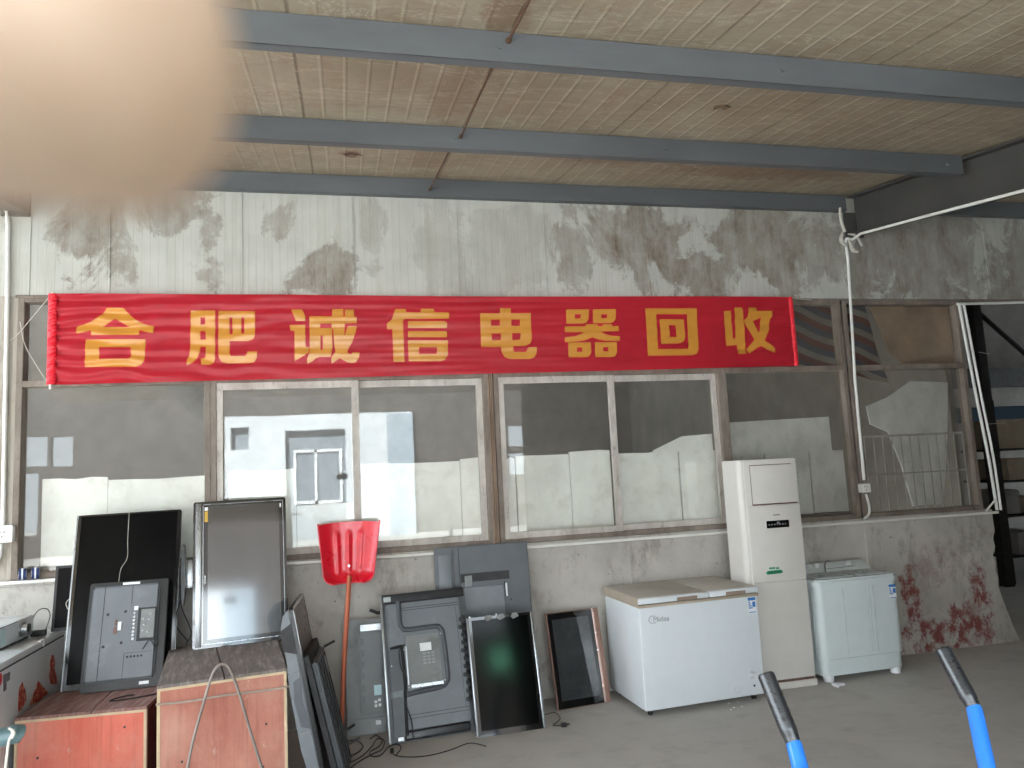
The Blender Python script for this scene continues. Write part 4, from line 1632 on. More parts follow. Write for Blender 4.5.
# cord around the nearer crate
bm = nb()
tube(bm, [(-.004, -.012, .61), (.15, -.012, .602), (.33, -.014, .606), (.5, -.012, .60), (.66, -.012, .602), (.662, .1, .605), (.664, .6, .61)], .006, 8, smooth=3)
o = obj('cord', bm, mat('grubby_rope', (168, 152, 140), .9, var=.15))
o.matrix_world = cb.matrix_basis.copy()
tag(o, 'grubby cord tied across the front of the taller crate', 'cord')
Mw = cb.matrix_basis.copy()
bm = nb()
fp = [at(183, 790, 4.22), at(192, 745, 4.25), at(203, 705, 4.27), at(211, 678, 4.28), at(216, 668, 4.285), at(222, 664, 4.29), at(229, 668, 4.29), at(238, 690, 4.285), at(250, 730, 4.27), at(264, 775, 4.24)]
fp = [Vector(p) for p in fp]
g1, g2 = fp[0].copy(), fp[-1].copy()
fp = [Vector((g1.x - .06, 4.18, .012))] + fp + [Vector((g2.x + .07, 4.2, .012))]
tube(bm, fp, .0075, 10, smooth=6)
tag(obj('wire_hoop', bm, mat('dull_grey_wire', (140, 130, 124), .5, metal=.3, var=.15)), 'bent grey metal hoop standing in front of the taller crate', 'hoop')

# ================================================================== WHITE CHEST AT LEFT EDGE
xr = -1.83
o = empty('chest_freezer', (xr, 4.1, 0))
tag(o, 'white chest freezer with red pictures on its side, at the left edge', 'freezer')
bm = nb()
box(bm, -.62, 0, 0, 1.4, .03, .795, .01, 2)
obj('body', bm, WHITE, o)
bm = nb()
box(bm, -.62, .002, -.002, 1.4, .802, .842, .008, 2)
obj('lid', bm, WHITE, o)
bm = nb()
box(bm, -.615, -.004, .004, 1.395, .793, .804)
obj('gasket', bm, RUBBER, o)
bm = nb()
box(bm, -.012, .006, .98, 1.04, .835, .847)
box(bm, -.004, .006, 1.03, 1.04, .805, .847)
obj('corner_clip', bm, PAPER, o)
REDP = mat('red_picture_print', (176, 46, 36), .5, var=.2, vs=30, dirt=((222, 190, 150), .35, 40))


def sp(px, py):
    """point on the freezer's right side"""
    d = CR * ((px - 512) / FPX) - CU * ((py - 384) / FPX) + CF
    q = CAM + d * ((xr) / d.x)
    return (q.y - 4.1, q.z)


for polyp, m_ in (([(51, 655), (53, 655), (55, 662), (54, 668), (56, 676), (57, 684), (50, 684), (49, 676), (50, 668), (50, 662)], REDP),
                  ([(38, 681), (48, 693), (38, 702), (29, 706), (34, 692)], REDP),
                  ([(22, 682), (25, 690), (26, 700), (22, 709), (18, 712), (18, 700), (19, 688)], REDP)):
    bm = nb()
    prism(bm, [sp(*q) for q in polyp], .0005, .0025, axis='x')
    obj('picture', bm, m_, o)
bm = nb()
for (a, b) in (((3, 675), (6, 682)), ((7, 673), (9.5, 680)), ((3.2, 684), (6, 690))):
    q0, q1 = sp(*a), sp(*b)
    box(bm, .0005, .0025, min(q0[0], q1[0]), max(q0[0], q1[0]), min(q0[1], q1[1]), max(q0[1], q1[1]))
obj('printed_marks', bm, mat('grey_print', (110, 112, 120), .5), o)
bm = nb()
q0 = sp(-1, 680)
disc(bm, (.0005, q0[0], q0[1]), (1, 0, 0), .035, .002, 20)
obj('logo', bm, mat('red_print', (205, 50, 60), .5), o)
for k, (yy, xx) in enumerate(((.08, -.55), (.08, -.06), (1.3, -.55), (1.3, -.06))):
    bm = nb()
    disc(bm, (xx, yy, 0), (0, 0, 1), .02, .035, 12)
    obj('foot', bm, RUBBER, o)

# white appliance with a metal knob on top of it
o = empty('appliance', (-1.965, 4.88, .842), (0, 0, R(-3)))
tag(o, 'white boxy appliance with a round metal knob, on the left chest freezer', 'appliance')
bm = nb()
box(bm, -.45, 0, 0, .42, .014, .135, .008, 2)
obj('body', bm, WHITE, o)
bm = nb()
disc(bm, (0, .26, .075), (1, 0, 0), .045, .012, 24)
obj('knob_ring', bm, STEEL, o)
bm = nb()
disc(bm, (.012, .26, .075), (1, 0, 0), .036, .03, 24, .032)
obj('knob', bm, SILV, o)
bm = nb()
box(bm, -.002, .002, .0, .07, .025, .12)
obj('display', bm, mat('pale_glass', (205, 232, 236), .2), o)
bm = nb()
box(bm, -.452, .002, .0, .2, .128, .1315)
for k in range(3):
    box(bm, -.001, .002, .03 + k * .1, .09 + k * .1, .008, .014)
obj('seam', bm, DARKT, o)
for yy in (.04, .38):
    bm = nb()
    box(bm, -.42, -.02, yy - .02, yy + .02, 0, .014)
    obj('foot', bm, RUBBER, o)
bm = nb()
P = at(40, 624, 5.3)
box(bm, P.x - .05, P.x + .035, 5.28, 5.32, .842, .875, .004, 2)
tube(bm, [(P.x + .03, 5.3, .865), at(50, 616, 5.38), at(47, 609, 5.4), at(39, 610, 5.38), at(33, 619, 5.36), (P.x - .06, 5.33, .85)], .003, 8, smooth=6)
tag(obj('power_adapter', bm, CORDB), 'black power adapter with a looped lead on the left chest freezer', 'adapter')
# two little blue and white items on the sill
for (px, py, lb) in ((22, 577, 'left one of two small blue-and-white rolls on the window sill'), (35, 576, 'right one of two small blue-and-white rolls on the window sill')):
    P = at(px, py, D - .035)
    o = empty('tape_roll', (P.x, D - .03, 1.205), (0, 0, R(20)))
    bm = nb()
    disc(bm, (-.02, 0, 0), (1, 0, 0), .036, .04, 20)
    obj('roll', bm, mat('navy_plastic', (40, 58, 110), .4), o)
    bm = nb()
    disc(bm, (.02, 0, 0), (1, 0, 0), .022, .002, 16)
    disc(bm, (-.022, 0, 0), (1, 0, 0), .022, .002, 16)
    disc(bm, (-.006, -.002, .002), (1, 0, 0), .0375, .01, 20)
    obj('label', bm, PAPER, o)
    tag(o, lb, 'roll', 'small rolls on the window sill')

# ================================================================== SHOVEL
P0 = Vector((-.075, 5.27, .012))
P1 = at(349, 582, 5.37)
o = empty('snow_shovel', P0)
tag(o, 'bright red plastic shovel standing upside down on its orange wooden handle', 'shovel')
ax = (P1 - P0).normalized()
axh = ax
bm = nb()
mid = P0.lerp(P1, .5) + Vector((-.006, 0, 0))
tube(bm, [P0 - P0, mid - P0, P1 - P0, P1 + ax * .045 - P0], .0165, 14, radii=[.015, .0165, .017, .014])
obj('handle', bm, ORW, o)
W2, Hh = .215, .42
ax = Vector((ax.x * .3 + .0, .02, 1)).normalized()
bm = nb()
xa = Vector((1, 0, 0))
yb = ax.cross(xa).normalized() * -1      # towards the wall
if yb.y < 0:
    yb = -yb
nu, nv = 40, 36
og = P1 - P0 - ax * .005
rows = []


def halfw(v):
    if v < .18:
        return .20 * math.sqrt(max(0, 1 - ((.18 - v) / .18) ** 2)) * .35 + .105 + .0 * v
    return .105 + .07 + (.215 - .175) * (v - .18) / .82


for j in range(nv + 1):
    v = j / nv
    row = []
    hw = halfw(v)
    for i in range(nu + 1):
        u = -1 + 2 * i / nu
        x = u * hw
        zz = v * Hh + .012 * (abs(u) ** 2) * (1 if v > .9 else 0) * -1
        dep = -.055 * (abs(u) ** 3.2) - .05 * max(0, (.22 - v) / .22) ** 2 + .01 * v
        rib = 0
        for c0 in (-.42, 0, .42):
            if .12 < v < .86:
                rib += .010 * math.exp(-((u - c0) / .07) ** 2) * min(1, (v - .12) * 12, (.86 - v) * 12)
        row.append(bm.verts.new(og + xa * x + ax * zz + yb * (dep + .045 - rib)))
    rows.append(row)
for j in range(nv):
    for i in range(nu):
        bm.faces.new((rows[j][i], rows[j][i + 1], rows[j + 1][i + 1], rows[j + 1][i]))
bmesh.ops.recalc_face_normals(bm, faces=bm.faces[:])
bmesh.ops.solidify(bm, geom=bm.faces[:], thickness=.004)
obj('blade', bm, RED, o)
bm = nb()
edge = [rows_ for rows_ in ()]
path = []
for j in range(nv, -1, -1):
    v = j / nv
    path.append(og + xa * (-halfw(v)) + ax * (v * Hh) + yb * (-.055 - .05 * max(0, (.22 - v) / .22) ** 2 + .01 * v + .045))
for i in range(1, nu):
    u = -1 + 2 * i / nu
    path.append(og + xa * (u * halfw(0)) + yb * (-.055 * abs(u) ** 3.2 - .05 + .045))
for j in range(nv + 1):
    v = j / nv
    path.append(og + xa * (halfw(v)) + ax * (v * Hh) + yb * (-.055 - .05 * max(0, (.22 - v) / .22) ** 2 + .01 * v + .045))
tube(bm, path, .005, 8)
obj('rim', bm, mat('pale_red_rim', (226, 80, 92), .35), o)
bm = nb()
q = og + ax * .115 + yb * .02
disc(bm, q, -yb, .010, .012, 12)
obj('bolt', bm, STEEL, o)

# ================================================================== CHEST FREEZER
a = fl(648, 716, .03)
b = fl(762, 696, .03)
o = empty('chest_freezer', (1.955, 4.90, 0), (0, 0, R(3.2)))
tag(o, 'white chest freezer on small castors with two beige-topped lids, before the air conditioner', 'freezer')
w, d_, h = .945, .60, .80
bm = nb()
box(bm, 0, w, 0, d_, .045, .735, .008, 3)
obj('body', bm, WHITE, o)
BEI = mat('beige_trim', (176, 163, 146), .45, var=.05)
LIDT = mat('dusty_lid_top', (186, 180, 170), .55, var=.06, vs=4)
bm = nb()
ring(bm, rect(-.006, w + .006, .735, .752), rect(.01, w - .01, .737, .750), -.007, .0)
box(bm, -.007, w + .007, -.007, d_ + .002, .733, .750, .003, 2)
obj('trim_band', bm, BEI, o)
for k, (x0, x1) in enumerate(((-.008, .545), (.555, w + .008))):
    bm = nb()
    box(bm, x0, x1, -.008, d_, .757, .797, .006, 2)
    ld = obj('lid', bm, WHITE, o)
    bm = nb()
    box(bm, x0 + .004, x1 - .004, .004, d_ - .004, .792, .802, .004, 2)
    obj('lid_top', bm, LIDT, ld)
    c0 = x0 + (.30 if k == 0 else .13)
    bm = nb()
    box(bm, c0, c0 + .16, -.0125, -.006, .757, .783, .004, 2)
    obj('handle', bm, mat('brown_grip', (150, 132, 118), .45), ld)
bm = nb()
box(bm, -.012, -.006, -.006, d_, .745, .800, .002, 1)
obj('side_trim', bm, BEI, o)
# maker's mark: a ring and the word
bm = nb()
pts = [(.098 + .03 * math.cos(a_), -.0015, .648 + .026 * math.sin(a_)) for a_ in [R(40 + k * 12) for k in range(25)]]
tube(bm, pts, .0022, 6)
obj('logo', bm, mat('silver_print', (168, 170, 174), .3, metal=.4), o)


def text(body, size, loc, rot, m_, parent, name='lettering', align='LEFT', ext=.0008):
    cu = bpy.data.curves.new(name, 'FONT')
    cu.body = body
    cu.size = size
    cu.extrude = ext
    cu.align_x = align
    to = bpy.data.objects.new(name, cu)
    C.objects.link(to)
    bpy.context.view_layer.update()
    me = bpy.data.meshes.new_from_object(to.evaluated_get(bpy.context.evaluated_depsgraph_get()))
    bpy.data.objects.remove(to)
    bpy.data.curves.remove(cu)
    me.materials.clear()
    me.materials.append(m_)
    q_ = bpy.data.objects.new(name, me)
    C.objects.link(q_)
    q_.parent = parent
    q_.location = loc
    q_.rotation_euler = rot
    return q_


text('Midea', .052, (.100, -.0015, .630), (PI / 2, 0, 0), mat('silver_print', (168, 170, 174)), o)


def energy_label(parent, x, z, y, s=1.0, rot=0):
    bm = nb()
    box(bm, x, x + .068 * s, y - .0012, y, z, z + .115 * s)
    q_ = obj('energy_label', bm, PAPER, parent)
    bm = nb()
    box(bm, x + .002, x + .066 * s, y - .0022, y - .001, z + .092 * s, z + .113 * s)
    for k in range(4):
        box(bm, x + .005, x + (.02 + .006 * k) * s, y - .0022, y - .001, z + (.078 - .014 * k) * s, z + (.086 - .014 * k) * s)
    box(bm, x + .038 * s, x + .062 * s, y - .0022, y - .001, z + .045 * s, z + .082 * s)
    box(bm, x + .005, x + .062 * s, y - .0022, y - .001, z + .006 * s, z + .012 * s)
    obj('label_print', bm, BLUEL, q_)


energy_label(o, w - .085, .612, -.0005)
bm = nb()
disc(bm, (w - .095, -.001, .185), (0, -1, 0), .032, .004, 28)
disc(bm, (w - .095, -.004, .185), (0, -1, 0), .02, .02, 20, .016)
obj('thermostat_knob', bm, mat('pale_grey_plastic', (206, 210, 212), .3), o)
bm = nb()
disc(bm, (w - .085, 0, .112), (0, -1, 0), .008, .003, 12)
obj('indicator_lamp', bm, BLACK, o)
bm = nb()
ring(bm, [(w - .225 + .026 * math.cos(R(15 * k)), .10 + .026 * math.sin(R(15 * k))) for k in range(24)], [(w - .225 + .022 * math.cos(R(15 * k)), .10 + .022 * math.sin(R(15 * k))) for k in range(24)], -.0025, .001)
obj('drain_cap', bm, mat('pale_grey_plastic', (206, 210, 212), .3), o)
for (xx, yy) in ((.06, .06), (w - .06, .06), (.06, d_ - .06), (w - .06, d_ - .06)):
    bm = nb()
    box(bm, xx - .012, xx + .012, yy - .02, yy + .02, .03, .047)
    cs = obj('castor', bm, STEEL, o)
    bm = nb()
    disc(bm, (xx - .010, yy, .021), (1, 0, 0), .021, .02, 18)
    obj('wheel', bm, RUBBER, cs)

# ================================================================== FLOOR-STANDING AIR CONDITIONER
o = empty('air_conditioner', (2.93, 5.13, 0), (0, 0, R(-.5)))
tag(o, 'tall ivory cabinet air conditioner between the chest freezer and the washing machine', 'air conditioner')
w, d_, h = .50, .245, 1.715
bm = nb()
rc = .05
prof = [(w, .002), (w, d_), (0, d_)]
for k in range(7):
    a_ = R(180 + 90 * k / 6)
    prof.append((rc * .7 + rc * .7 * math.cos(a_), rc + rc * math.sin(a_)))
prism(bm, prof, .05, h, axis='z')
es = [e for e in bm.edges if all(abs(v.co.z - h) < 1e-4 for v in e.verts)]
bmesh.ops.bevel(bm, geom=es, offset=.006, segments=2, affect='EDGES')
obj('cabinet', bm, CREAM, o)
bm = nb()
box(bm, .045, w - .004, -.012, .004, .075, .785, .004, 2)
obj('lower_panel', bm, CREAM, o)
bm = nb()
box(bm, .045, w - .004, -.012, .004, .790, 1.36, .004, 2)
obj('upper_panel', bm, CREAM, o)
bm = nb()
box(bm, .045, w - .004, -.006, .004, 1.36, h - .004, .003, 2)
obj('outlet_surround', bm, CREAM, o)
bm = nb()
box(bm, .10, w - .03, -.014, -.004, 1.378, h - .045, .004, 2)
obj('outlet_flap', bm, CREAM, o)
bm = nb()
box(bm, .095, w - .022, -.0095, -.004, 1.366, 1.376)
box(bm, .095, w - .05, -.0095, -.004, h - .045, h - .040)
box(bm, .0935, .0965, -.0085, -.004, 1.37, h - .045)
obj('outlet_gap', bm, mat('brown_shadow_gap', (96, 70, 56), .7), o)
bm = nb()
prism(bm, rrect(.195, .385, 1.19, 1.245, .004), -.016, -.010)
dp = obj('display', bm, GLOSSB, o)
bm = nb()
for k in range(7):
    box(bm, .21 + .023 * k, .222 + .023 * k, -.0168, -.0158, 1.21, 1.222)
box(bm, .28, .305, -.0168, -.0158, 1.218, 1.235)
obj('display_marks', bm, mat('dim_icon', (120, 124, 126), .4), dp)
bm = nb()
for k in range(5):
    box(bm, .258 + .012 * k, .267 + .012 * k, -.0128, -.0115, 1.283, 1.291)
obj('logo', bm, DARKT, o)
bm = nb()
prism(bm, [(.165, .845), (.29, .848), (.30, .862), (.28, .875), (.17, .872), (.155, .86)], -.0135, -.0118)
box(bm, .185, .235, -.0135, -.0118, .885, .897)
prism(bm, [(.24, .882), (.27, .882), (.262, .900), (.252, .890), (.245, .899)], -.0135, -.0118)
obj('sticker', bm, GREENL, o)
bm = nb()
for k in range(5):
    box(bm, .175 + .022 * k, .19 + .022 * k, -.0142, -.013, .853, .867)
obj('sticker_print', bm, mat('dark_green_print', (20, 84, 60), .5), o)
bm = nb()
box(bm, -.003, w + .01, -.012, d_, .0, .052, .006, 2)
obj('plinth', bm, CREAM, o)
bm = nb()
box(bm, .02, w - .01, -.004, .05, .052, .068)
obj('intake_gap', bm, mat('brown_shadow_gap', (96, 70, 56), .7), o)

# ================================================================== TWIN-TUB WASHING MACHINE
p = fl(833, 683)
o = empty('washing_machine', (3.50, 5.12, 0), (0, 0, R(1)))
tag(o, 'pale mint-white twin-tub washing machine right of the air conditioner', 'washing machine')
w, d_ = .755, .40
bm = nb()


def wpoly(x0, x1, y0, y1, r):
    return rrect(x0, x1, y0, y1, r, 6)


secs = [(.045, .014, .05), (.16, .010, .055), (.165, .0, .06), (.70, .004, .06)]
prev = None
for z, ins, r in secs:
    P = wpoly(ins, w - ins, ins, d_, r)
    vs = [bm.verts.new((a_, b_, z)) for a_, b_ in P]
    if prev:
        for i in range(len(vs)):
            bm.faces.new((prev[i], prev[(i + 1) % len(vs)], vs[(i + 1) % len(vs)], vs[i]))
    else:
        bm.faces.new(vs[::-1])
    prev = vs
bm.faces.new(prev)
bmesh.ops.recalc_face_normals(bm, faces=bm.faces[:])
obj('tub_casing', bm, WASH, o)
bm = nb()
prism(bm, wpoly(-.010, w + .010, -.012, d_, .065), .70, .765, axis='z')
es = [e for e in bm.edges if all(v.co.z > .76 for v in e.verts) or all(v.co.z < .705 for v in e.verts)]
bmesh.ops.bevel(bm, geom=es, offset=.016, segments=4, affect='EDGES')
obj('top_deck', bm, WASH, o)
for x0, x1 in ((.03, .42), (.435, .70)):
    bm = nb()
    box(bm, x0, x1, .05, .27, .762, .775, .008, 3)
    obj('lid', bm, mat('smoky_lid', (176, 184, 184), .3), o)
bm = nb()
prism(bm, [(.26, .762), (.29, .80), (.40, .835), (.40, .762)], .0, w - .02, axis='x')
bmesh.ops.bevel(bm, geom=bm.edges[:], offset=.006, segments=2, affect='EDGES')
cp = obj('control_panel', bm, WASH, o)
bm = nb()
box(bm, .33, .60, .288, .30, .795, .80)
obj('control_print', bm, mat('grey_print', (110, 112, 120)), cp)
for x in (.12, .19, .26, .56):
    bm = nb()
    disc(bm, (x, .33, .812), (0, -.6, .8), .022, .02, 18, .018)
    obj('knob', bm, PAPER, o)
bm = nb()
tube(bm, [(.29, .26, .775), (.31, .29, .83), (.36, .33, .85), (.40, .35, .845)], .006, 8, smooth=5)
obj('inlet_hose', bm, mat('grey_hose', (120, 122, 122), .5), o)
bm = nb()
for x in (.235, .45, .47, .50, .51):
    box(bm, x, x + .003, -.0012, .003, .19, .69)
box(bm, .06, w - .06, -.0015, .004, .1665, .170)
obj('moulded_lines', bm, mat('mint_shadow_line', (184, 194, 193), .5), o)
bm = nb()
box(bm, -.003, .003, .06, .075, .18, .68)
box(bm, -.003, .003, .11, .118, .18, .68)
obj('side_rib', bm, WASH, o)
energy_label(o, w - .10, .57, .002)
bm = nb()
box(bm, w - .095, w - .035, .001, .003, .572, .585)
for (x, y) in ((.075, .05), (w - .075, .05), (.075, d_ - .06), (w - .075, d_ - .06)):
    f_ = nb()
    disc(f_, (x, y, 0), (0, 0, 1), .036, .05, 20, .042)
    obj('foot', f_, PAPER, o)
bm.free()

# ================================================================== BLUE HAND TRUCK IN THE FOREGROUND
Yh = 2.1
tr = empty('hand_truck', (1.55, 1.7, 0))
tag(tr, 'blue steel hand truck whose two black-gripped handles rise at the lower right', 'hand truck')
tinv = tr.matrix_basis.inverted()
BLU = mat('bright_blue_paint', (50, 130, 232), .25, var=.03, coat=.4)
GRIP = mat('shiny_black_tape', (44, 46, 50), .3, var=.15, vs=30, bump=.12, bs=40, stretch=(1, 1, 3), coat=.6)


def hpts(tip, knee, low, Yt, Yk, Yl):
    return at(*tip, Yt), at(*knee, Yk), at(*low, Yl)


H1 = hpts((766, 675), (794, 744), (806, 790), 2.1, 2.0, 1.93)
H2 = hpts((943, 650), (974, 708), (992, 790), 2.1, 2.0, 1.88)
ends = []
for (T_, Kn, L_) in (H1, H2):
    dn = (L_ - Kn).normalized()
    foot = Vector((L_.x + .0, L_.y - .05, .25))
    bm = nb()
    tube(bm, [T_.lerp(Kn, .06), T_.lerp(Kn, .5), T_.lerp(Kn, .94), Kn, Kn + dn * .06, L_, L_.lerp(foot, .4) + Vector((0, -.01, 0)), foot], .0165, 18, smooth=5, radii=[.018, .018, .018, .0225, .0235, .0235, .0235, .0235])
    rel(tr, 'handle_tube', bm, BLU)
    bm = nb()
    K2 = T_.lerp(Kn, .97)
    n = 22
    pts = [T_.lerp(K2, k / n) for k in range(n + 1)]
    rad = [.0255 + .0004 * math.sin(k * 2.1) - .004 * max(0, (k - n + 4) / 4) for k in range(n + 1)]
    tube(bm, pts, .024, 20, radii=rad)
    rel(tr, 'grip', bm, GRIP)
    bm = nb()
    dv = (T_ - K2).normalized()
    disc(bm, T_ - dv * .004, dv, .0255, .008, 20, .022)
    rel(tr, 'grip_cap', bm, RUBBER)
    ends.append(foot)
bm = nb()
for z in (.26, .44, .60):
    a = ends[0].copy()
    b = ends[1].copy()
    a.z = b.z = z
    a.y = b.y = ends[0].y + .01
    tube(bm, [a, b], .012, 12)
rel(tr, 'crossbar', bm, BLU)
bm = nb()
box(bm, ends[0].x - .02, ends[1].x + .02, ends[0].y - .02, ends[0].y + .25, .02, .03, .003, 1)
box(bm, ends[0].x - .02, ends[1].x + .02, ends[0].y - .025, ends[0].y - .01, .02, .30, .003, 1)
rel(tr, 'toe_plate', bm, BLU)
for x in (ends[0].x - .07, ends[1].x + .07):
    bm = nb()
    disc(bm, (x - .03, ends[0].y - .10, .125), (1, 0, 0), .125, .06, 32)
    wl = rel(tr, 'wheel', bm, RUBBER)
    bm = nb()
    disc(bm, (x - .035, ends[0].y - .10, .125), (1, 0, 0), .05, .07, 20)
    q = obj('hub', bm, STEEL, wl)
bm = nb()
tube(bm, [(ends[0].x - .1, ends[0].y - .10, .125), (ends[1].x + .1, ends[0].y - .10, .125)], .012, 10)
rel(tr, 'axle', bm, STEEL)

# ================================================================== DARK TEAL HANDLE AT THE LOWER LEFT
TEAL = mat('teal_grey_tube', (84, 108, 112), .35, var=.08, coat=.2)
o = empty('trolley', (-.8, 1.5, 0))
tag(o, 'trolley whose dull teal tube handle with a white string pokes in at lower left', 'trolley')
T1 = at(16, 733, 1.6)
bm = nb()
tube(bm, [Vector((-1.25, 1.52, T1.z - .03)), Vector((-.9, 1.55, T1.z - .012)), at(2, 737, 1.6), T1], .017, 16, smooth=6, radii=[.017, .017, .017, .0155])
rel(o, 'handle', bm, TEAL)
bm = nb()
dv = (T1 - at(2, 737, 1.6)).normalized()
tube(bm, [T1 - dv * .004, T1 + dv * .004, T1 + dv * .009, T1 + dv * .012], .016, 16, radii=[.0165, .015, .011, .004])
rel(o, 'end_cap', bm, TEAL)
bm = nb()
tube(bm, [(-1.25, 1.52, T1.z - .03), (-1.25, 1.5, .8), (-1.25, 1.45, .2)], .017, 12)
tube(bm, [(-1.25, 1.45, .2), (-.75, 1.45, .2), (-.75, 1.9, .2), (-1.25, 1.9, .2), (-1.25, 1.45, .2)], .015, 10)
rel(o, 'frame', bm, TEAL)
bm = nb()
box(bm, -1.25, -.75, 1.45, 1.9, .21, .225)
rel(o, 'platform', bm, STEEL)
for x in (-1.2, -.8):
    for y in (1.5, 1.85):
        bm = nb()
        disc(bm, (x - .02, y, .08), (1, 0, 0), .08, .04, 20)
        rel(o, 'wheel', bm, RUBBER)
        bm = nb()
        box(bm, x - .03, x + .03, y - .02, y + .02, .07, .2)
        rel(o, 'fork', bm, STEEL)
bm = nb()
S0 = at(10, 727, 1.56)
tube(bm, [at(13, 729, 1.575), at(12, 735, 1.575), at(9, 741, 1.58), at(7, 755, 1.58), at(5, 775, 1.58), at(5, 800, 1.58)], .0022, 6, smooth=4)
tube(bm, [at(9, 728, 1.575), at(14, 732, 1.572), at(12, 738, 1.575)], .0022, 6, smooth=4)
tag(obj('string', bm, ROPE), 'white string tied to the dull teal handle at the lower left', 'string')

# ================================================================== CABLES AND LITTER ON THE FLOOR
random.seed(3)


def fcord(pts, r, lab, z=.006):
    bm = nb()
    P = [fl(a_, b_) + Vector((0, 0, z + (.004 * (i % 2)))) for i, (a_, b_) in enumerate(pts)]
    tube(bm, P, r, 6, smooth=6)
    return tag(obj('floor_cable', bm, CORDB), lab, 'cable')


fcord([(345, 742), (356, 742), (363, 747), (358, 754), (347, 759), (350, 764), (362, 757), (372, 748), (377, 740), (384, 742), (382, 750), (372, 756), (360, 762), (350, 770)], .0035, 'tangled black cable on the floor below the dusty grey television')
fcord([(370, 740), (376, 737), (382, 741), (379, 748), (370, 753), (372, 758), (381, 756), (388, 749), (397, 745), (401, 750), (396, 756)], .0035, 'second looping black cable beside the tangled one')
fcord([(392, 752), (395, 757), (410, 758), (430, 757), (450, 751), (468, 745), (478, 745), (486, 748)], .003, 'long thin black cable running right along the floor')
fcord([(544, 716), (554, 714), (560, 718), (558, 723), (553, 726), (561, 727)], .003, 'short black lead on the floor right of the green-glinting screen')
P = fl(564, 727)
bm = nb()
box(bm, P.x - .02, P.x + .02, P.y - .015, P.y + .015, .002, .028, .005, 2)
for k in (-.008, .008):
    box(bm, P.x + .018, P.x + .04, P.y + k - .002, P.y + k + .002, .013, .018)
tag(obj('plug', bm, CORDB), 'black mains plug at the end of the short floor lead', 'plug')
P = fl(392, 753)
bm = nb()
box(bm, P.x - .012, P.x + .012, P.y - .02, P.y + .02, .002, .026, .005, 2)
for k in (-.006, .006):
    box(bm, P.x + k - .002, P.x + k + .002, P.y - .04, P.y - .018, .012, .016)
tag(obj('plug', bm, CORDB), 'black mains plug at the start of the long thin floor cable', 'plug')
P = fl(838, 686)
bm = nb()
prism(bm, [(P.x - .035, P.y + .0), (P.x - .03, P.y - .045), (P.x + .0, P.y - .02), (P.x + .05, P.y - .015), (P.x + .03, P.y + .01), (P.x, P.y + .03), (P.x - .028, P.y + .035)], .001, .02, axis='z')
tag(obj('paper_scrap', bm, PAPER), 'crumpled white paper scrap on the floor before the washing machine', 'scrap')
for i, (px, py) in enumerate(((729, 704), (734, 708), (738, 703), (742, 707), (731, 710))):
    P = fl(px, py)
    bm = nb()
    bmesh.ops.create_icosphere(bm, subdivisions=1, radius=.008)
    for v in bm.verts:
        v.co = Vector((v.co.x * random.uniform(.7, 1.4), v.co.y * random.uniform(.7, 1.4), v.co.z * .5)) + Vector((P.x, P.y, .004))
    tag(obj('crumb', bm, PAPER), 'tiny white crumb on the floor under the chest freezer\'s right end', 'crumb', 'white crumbs under the freezer')

# torn flaps hanging from the roof lining and wall
for (px, py, Y, lab) in ((722, 106, 3.55, 'small torn flap of foil hanging between the nearest and middle purlins'),):
    d = CR * ((px - 512) / FPX) - CU * ((py - 384) / FPX) + CF
    tt = (zc(0, .143) - CAM.z) / (d.z - K * d.y)
    P = CAM + d * tt
    bm = nb()
    prism(bm, [(-.05, 0), (-.03, .05), (0, .0), (.03, .045), (.05, -.01), (.0, -.03)], -.004, 0, axis='z', M=Matrix.Translation(P + Vector((0, 0, -.006))) @ Matrix.Rotation(SL, 4, 'X'))
    tag(obj('torn_flap', bm, mat('torn_foil', (120, 96, 74), .7)), lab, 'flap')

# ================================================================== THE PHOTOGRAPHER'S FINGERTIP
def cam_pt(px, py, z):
    return CAM + (CR * ((px - 512) / FPX) - CU * ((py - 384) / FPX) + CF) * z


t = NT('skin')
f = t.ramp(t.noise(180, 5, .6), .3, .7)
col = t.mix(f, lin((192, 164, 138)), lin((206, 180, 156)))
b = t.bsdf(col, .5, 0, t.noise(900, 3), .15, .0003, .4)
b.inputs['Subsurface Weight'].default_value = .25
b.inputs['Subsurface Radius'].default_value = (.004, .002, .001)
b.inputs['Subsurface Scale'].default_value = 1.0
SKIN = t.m
Zf = .040
tip = cam_pt(122, 52, Zf)
a1 = cam_pt(22, 46, Zf)
dirv = (a1 - tip).normalized()
bm = nb()
rad0 = .0088
pts, rr = [], []
for k in range(9):           # rounded tip
    a_ = R(90 * k / 8)
    pts.append(tip - dirv * (rad0 * .62) * (math.cos(a_)))
    rr.append(max(.0003, rad0 * math.sin(a_)))
for k in range(1, 22):       # pad, first joint, middle phalanx, second joint
    s = k / 21 * .075
    wob = .0004 * math.exp(-((s - .024) / .005) ** 2) + .0006 * math.exp(-((s - .05) / .006) ** 2)
    pts.append(tip + dirv * s - CF * (.10 * s * s * 8) + CU * (s * s * 1.2))
    rr.append(rad0 + wob + .012 * s)
tube(bm, pts, .008, 28, radii=rr)
o = obj('person_finger', bm, SKIN, ang=80)
md = o.modifiers.new('s', 'SUBSURF')
md.levels = md.render_levels = 1
tag(o, 'person\'s out-of-focus fingertip covering the top left corner of the view', 'person')

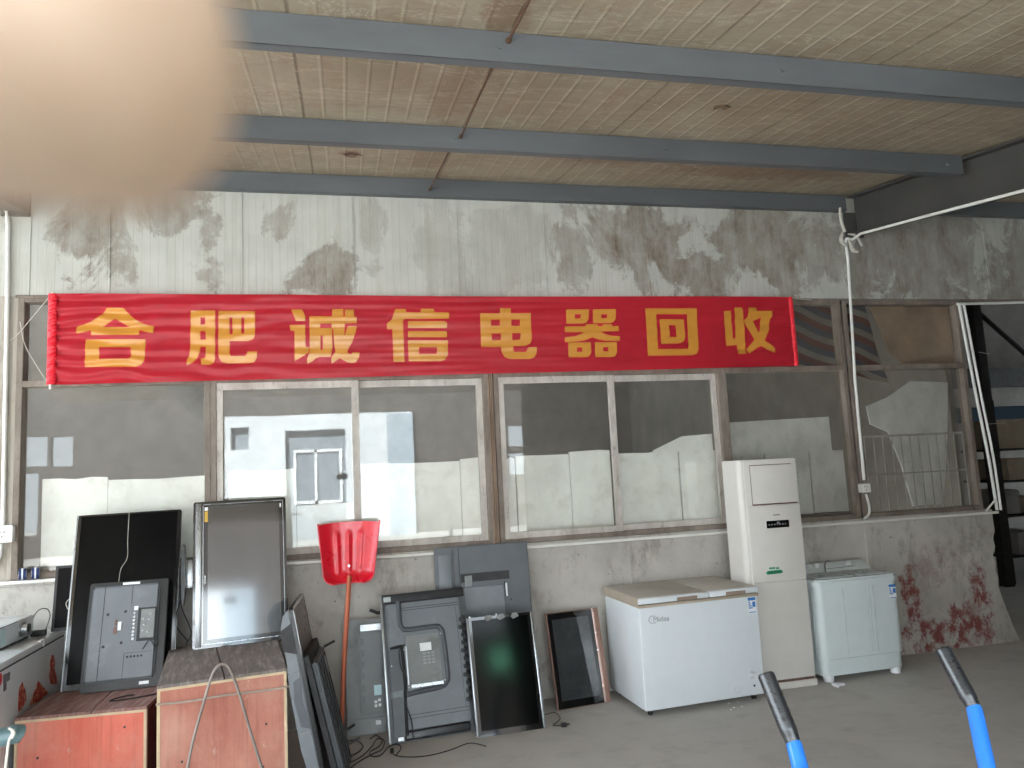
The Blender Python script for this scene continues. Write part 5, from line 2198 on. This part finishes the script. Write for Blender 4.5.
# unseen phone body, added just behind the lens to shade the finger
ph = empty('phone', mtx=Matrix(((CR.x, CU.x, -CF.x, CAM.x - CF.x * .006), (CR.y, CU.y, -CF.y, CAM.y - CF.y * .006), (CR.z, CU.z, -CF.z, CAM.z - CF.z * .006), (0, 0, 0, 1))))
tag(ph, 'dark phone added unseen just behind the lens to shade the blurred fingertip', 'phone')
bm = nb()
prism(bm, rrect(-.145, .015, -.060, .015, .008), -.0045, .0035, axis='z')
es = [e for e in bm.edges if e.calc_face_angle(0) > 1.2]
bmesh.ops.bevel(bm, geom=es, offset=.002, segments=2, affect='EDGES')
obj('body', bm, BLACK, ph)

# ================================================================== LIGHT, CAMERA
wd = bpy.data.worlds.new('overcast_sky')
bpy.context.scene.world = wd
wd.use_nodes = True
bg = wd.node_tree.nodes['Background']
bg.inputs[0].default_value = (.82, .92, 1.0, 1)
bg.inputs[1].default_value = 1.6

sl = bpy.data.lights.new('sun', 'SUN')
sl.energy = 14
sl.angle = R(4)
sl.color = (.90, .96, 1.0)
so = bpy.data.objects.new('sun', sl)
C.objects.link(so)
so.rotation_euler = Vector((.28, -.72, -.62)).to_track_quat('-Z', 'Y').to_euler()

cd = bpy.data.cameras.new('camera')
cam = bpy.data.objects.new('camera', cd)
C.objects.link(cam)
cam.matrix_world = Matrix(((CR.x, CU.x, -CF.x, CAM.x), (CR.y, CU.y, -CF.y, CAM.y), (CR.z, CU.z, -CF.z, CAM.z), (0, 0, 0, 1)))
cd.sensor_width = 36
cd.lens = FPX / 1024 * 36
cd.clip_start = .003
cd.clip_end = 200
cd.dof.use_dof = True
cd.dof.focus_distance = 5.2
cd.dof.aperture_fstop = 9.5
sc = bpy.context.scene
sc.camera = cam
sc.view_settings.view_transform = 'Standard'
sc.view_settings.look = 'None'
sc.view_settings.gamma = 1
sc.view_settings.use_curve_mapping = False
sc.view_settings.exposure = 2.15
cy = sc.cycles
cy.use_denoising = True
cy.max_bounces = 10
cy.diffuse_bounces = 6
cy.glossy_bounces = 4
cy.transparent_max_bounces = 12
cy.sample_clamp_indirect = 12
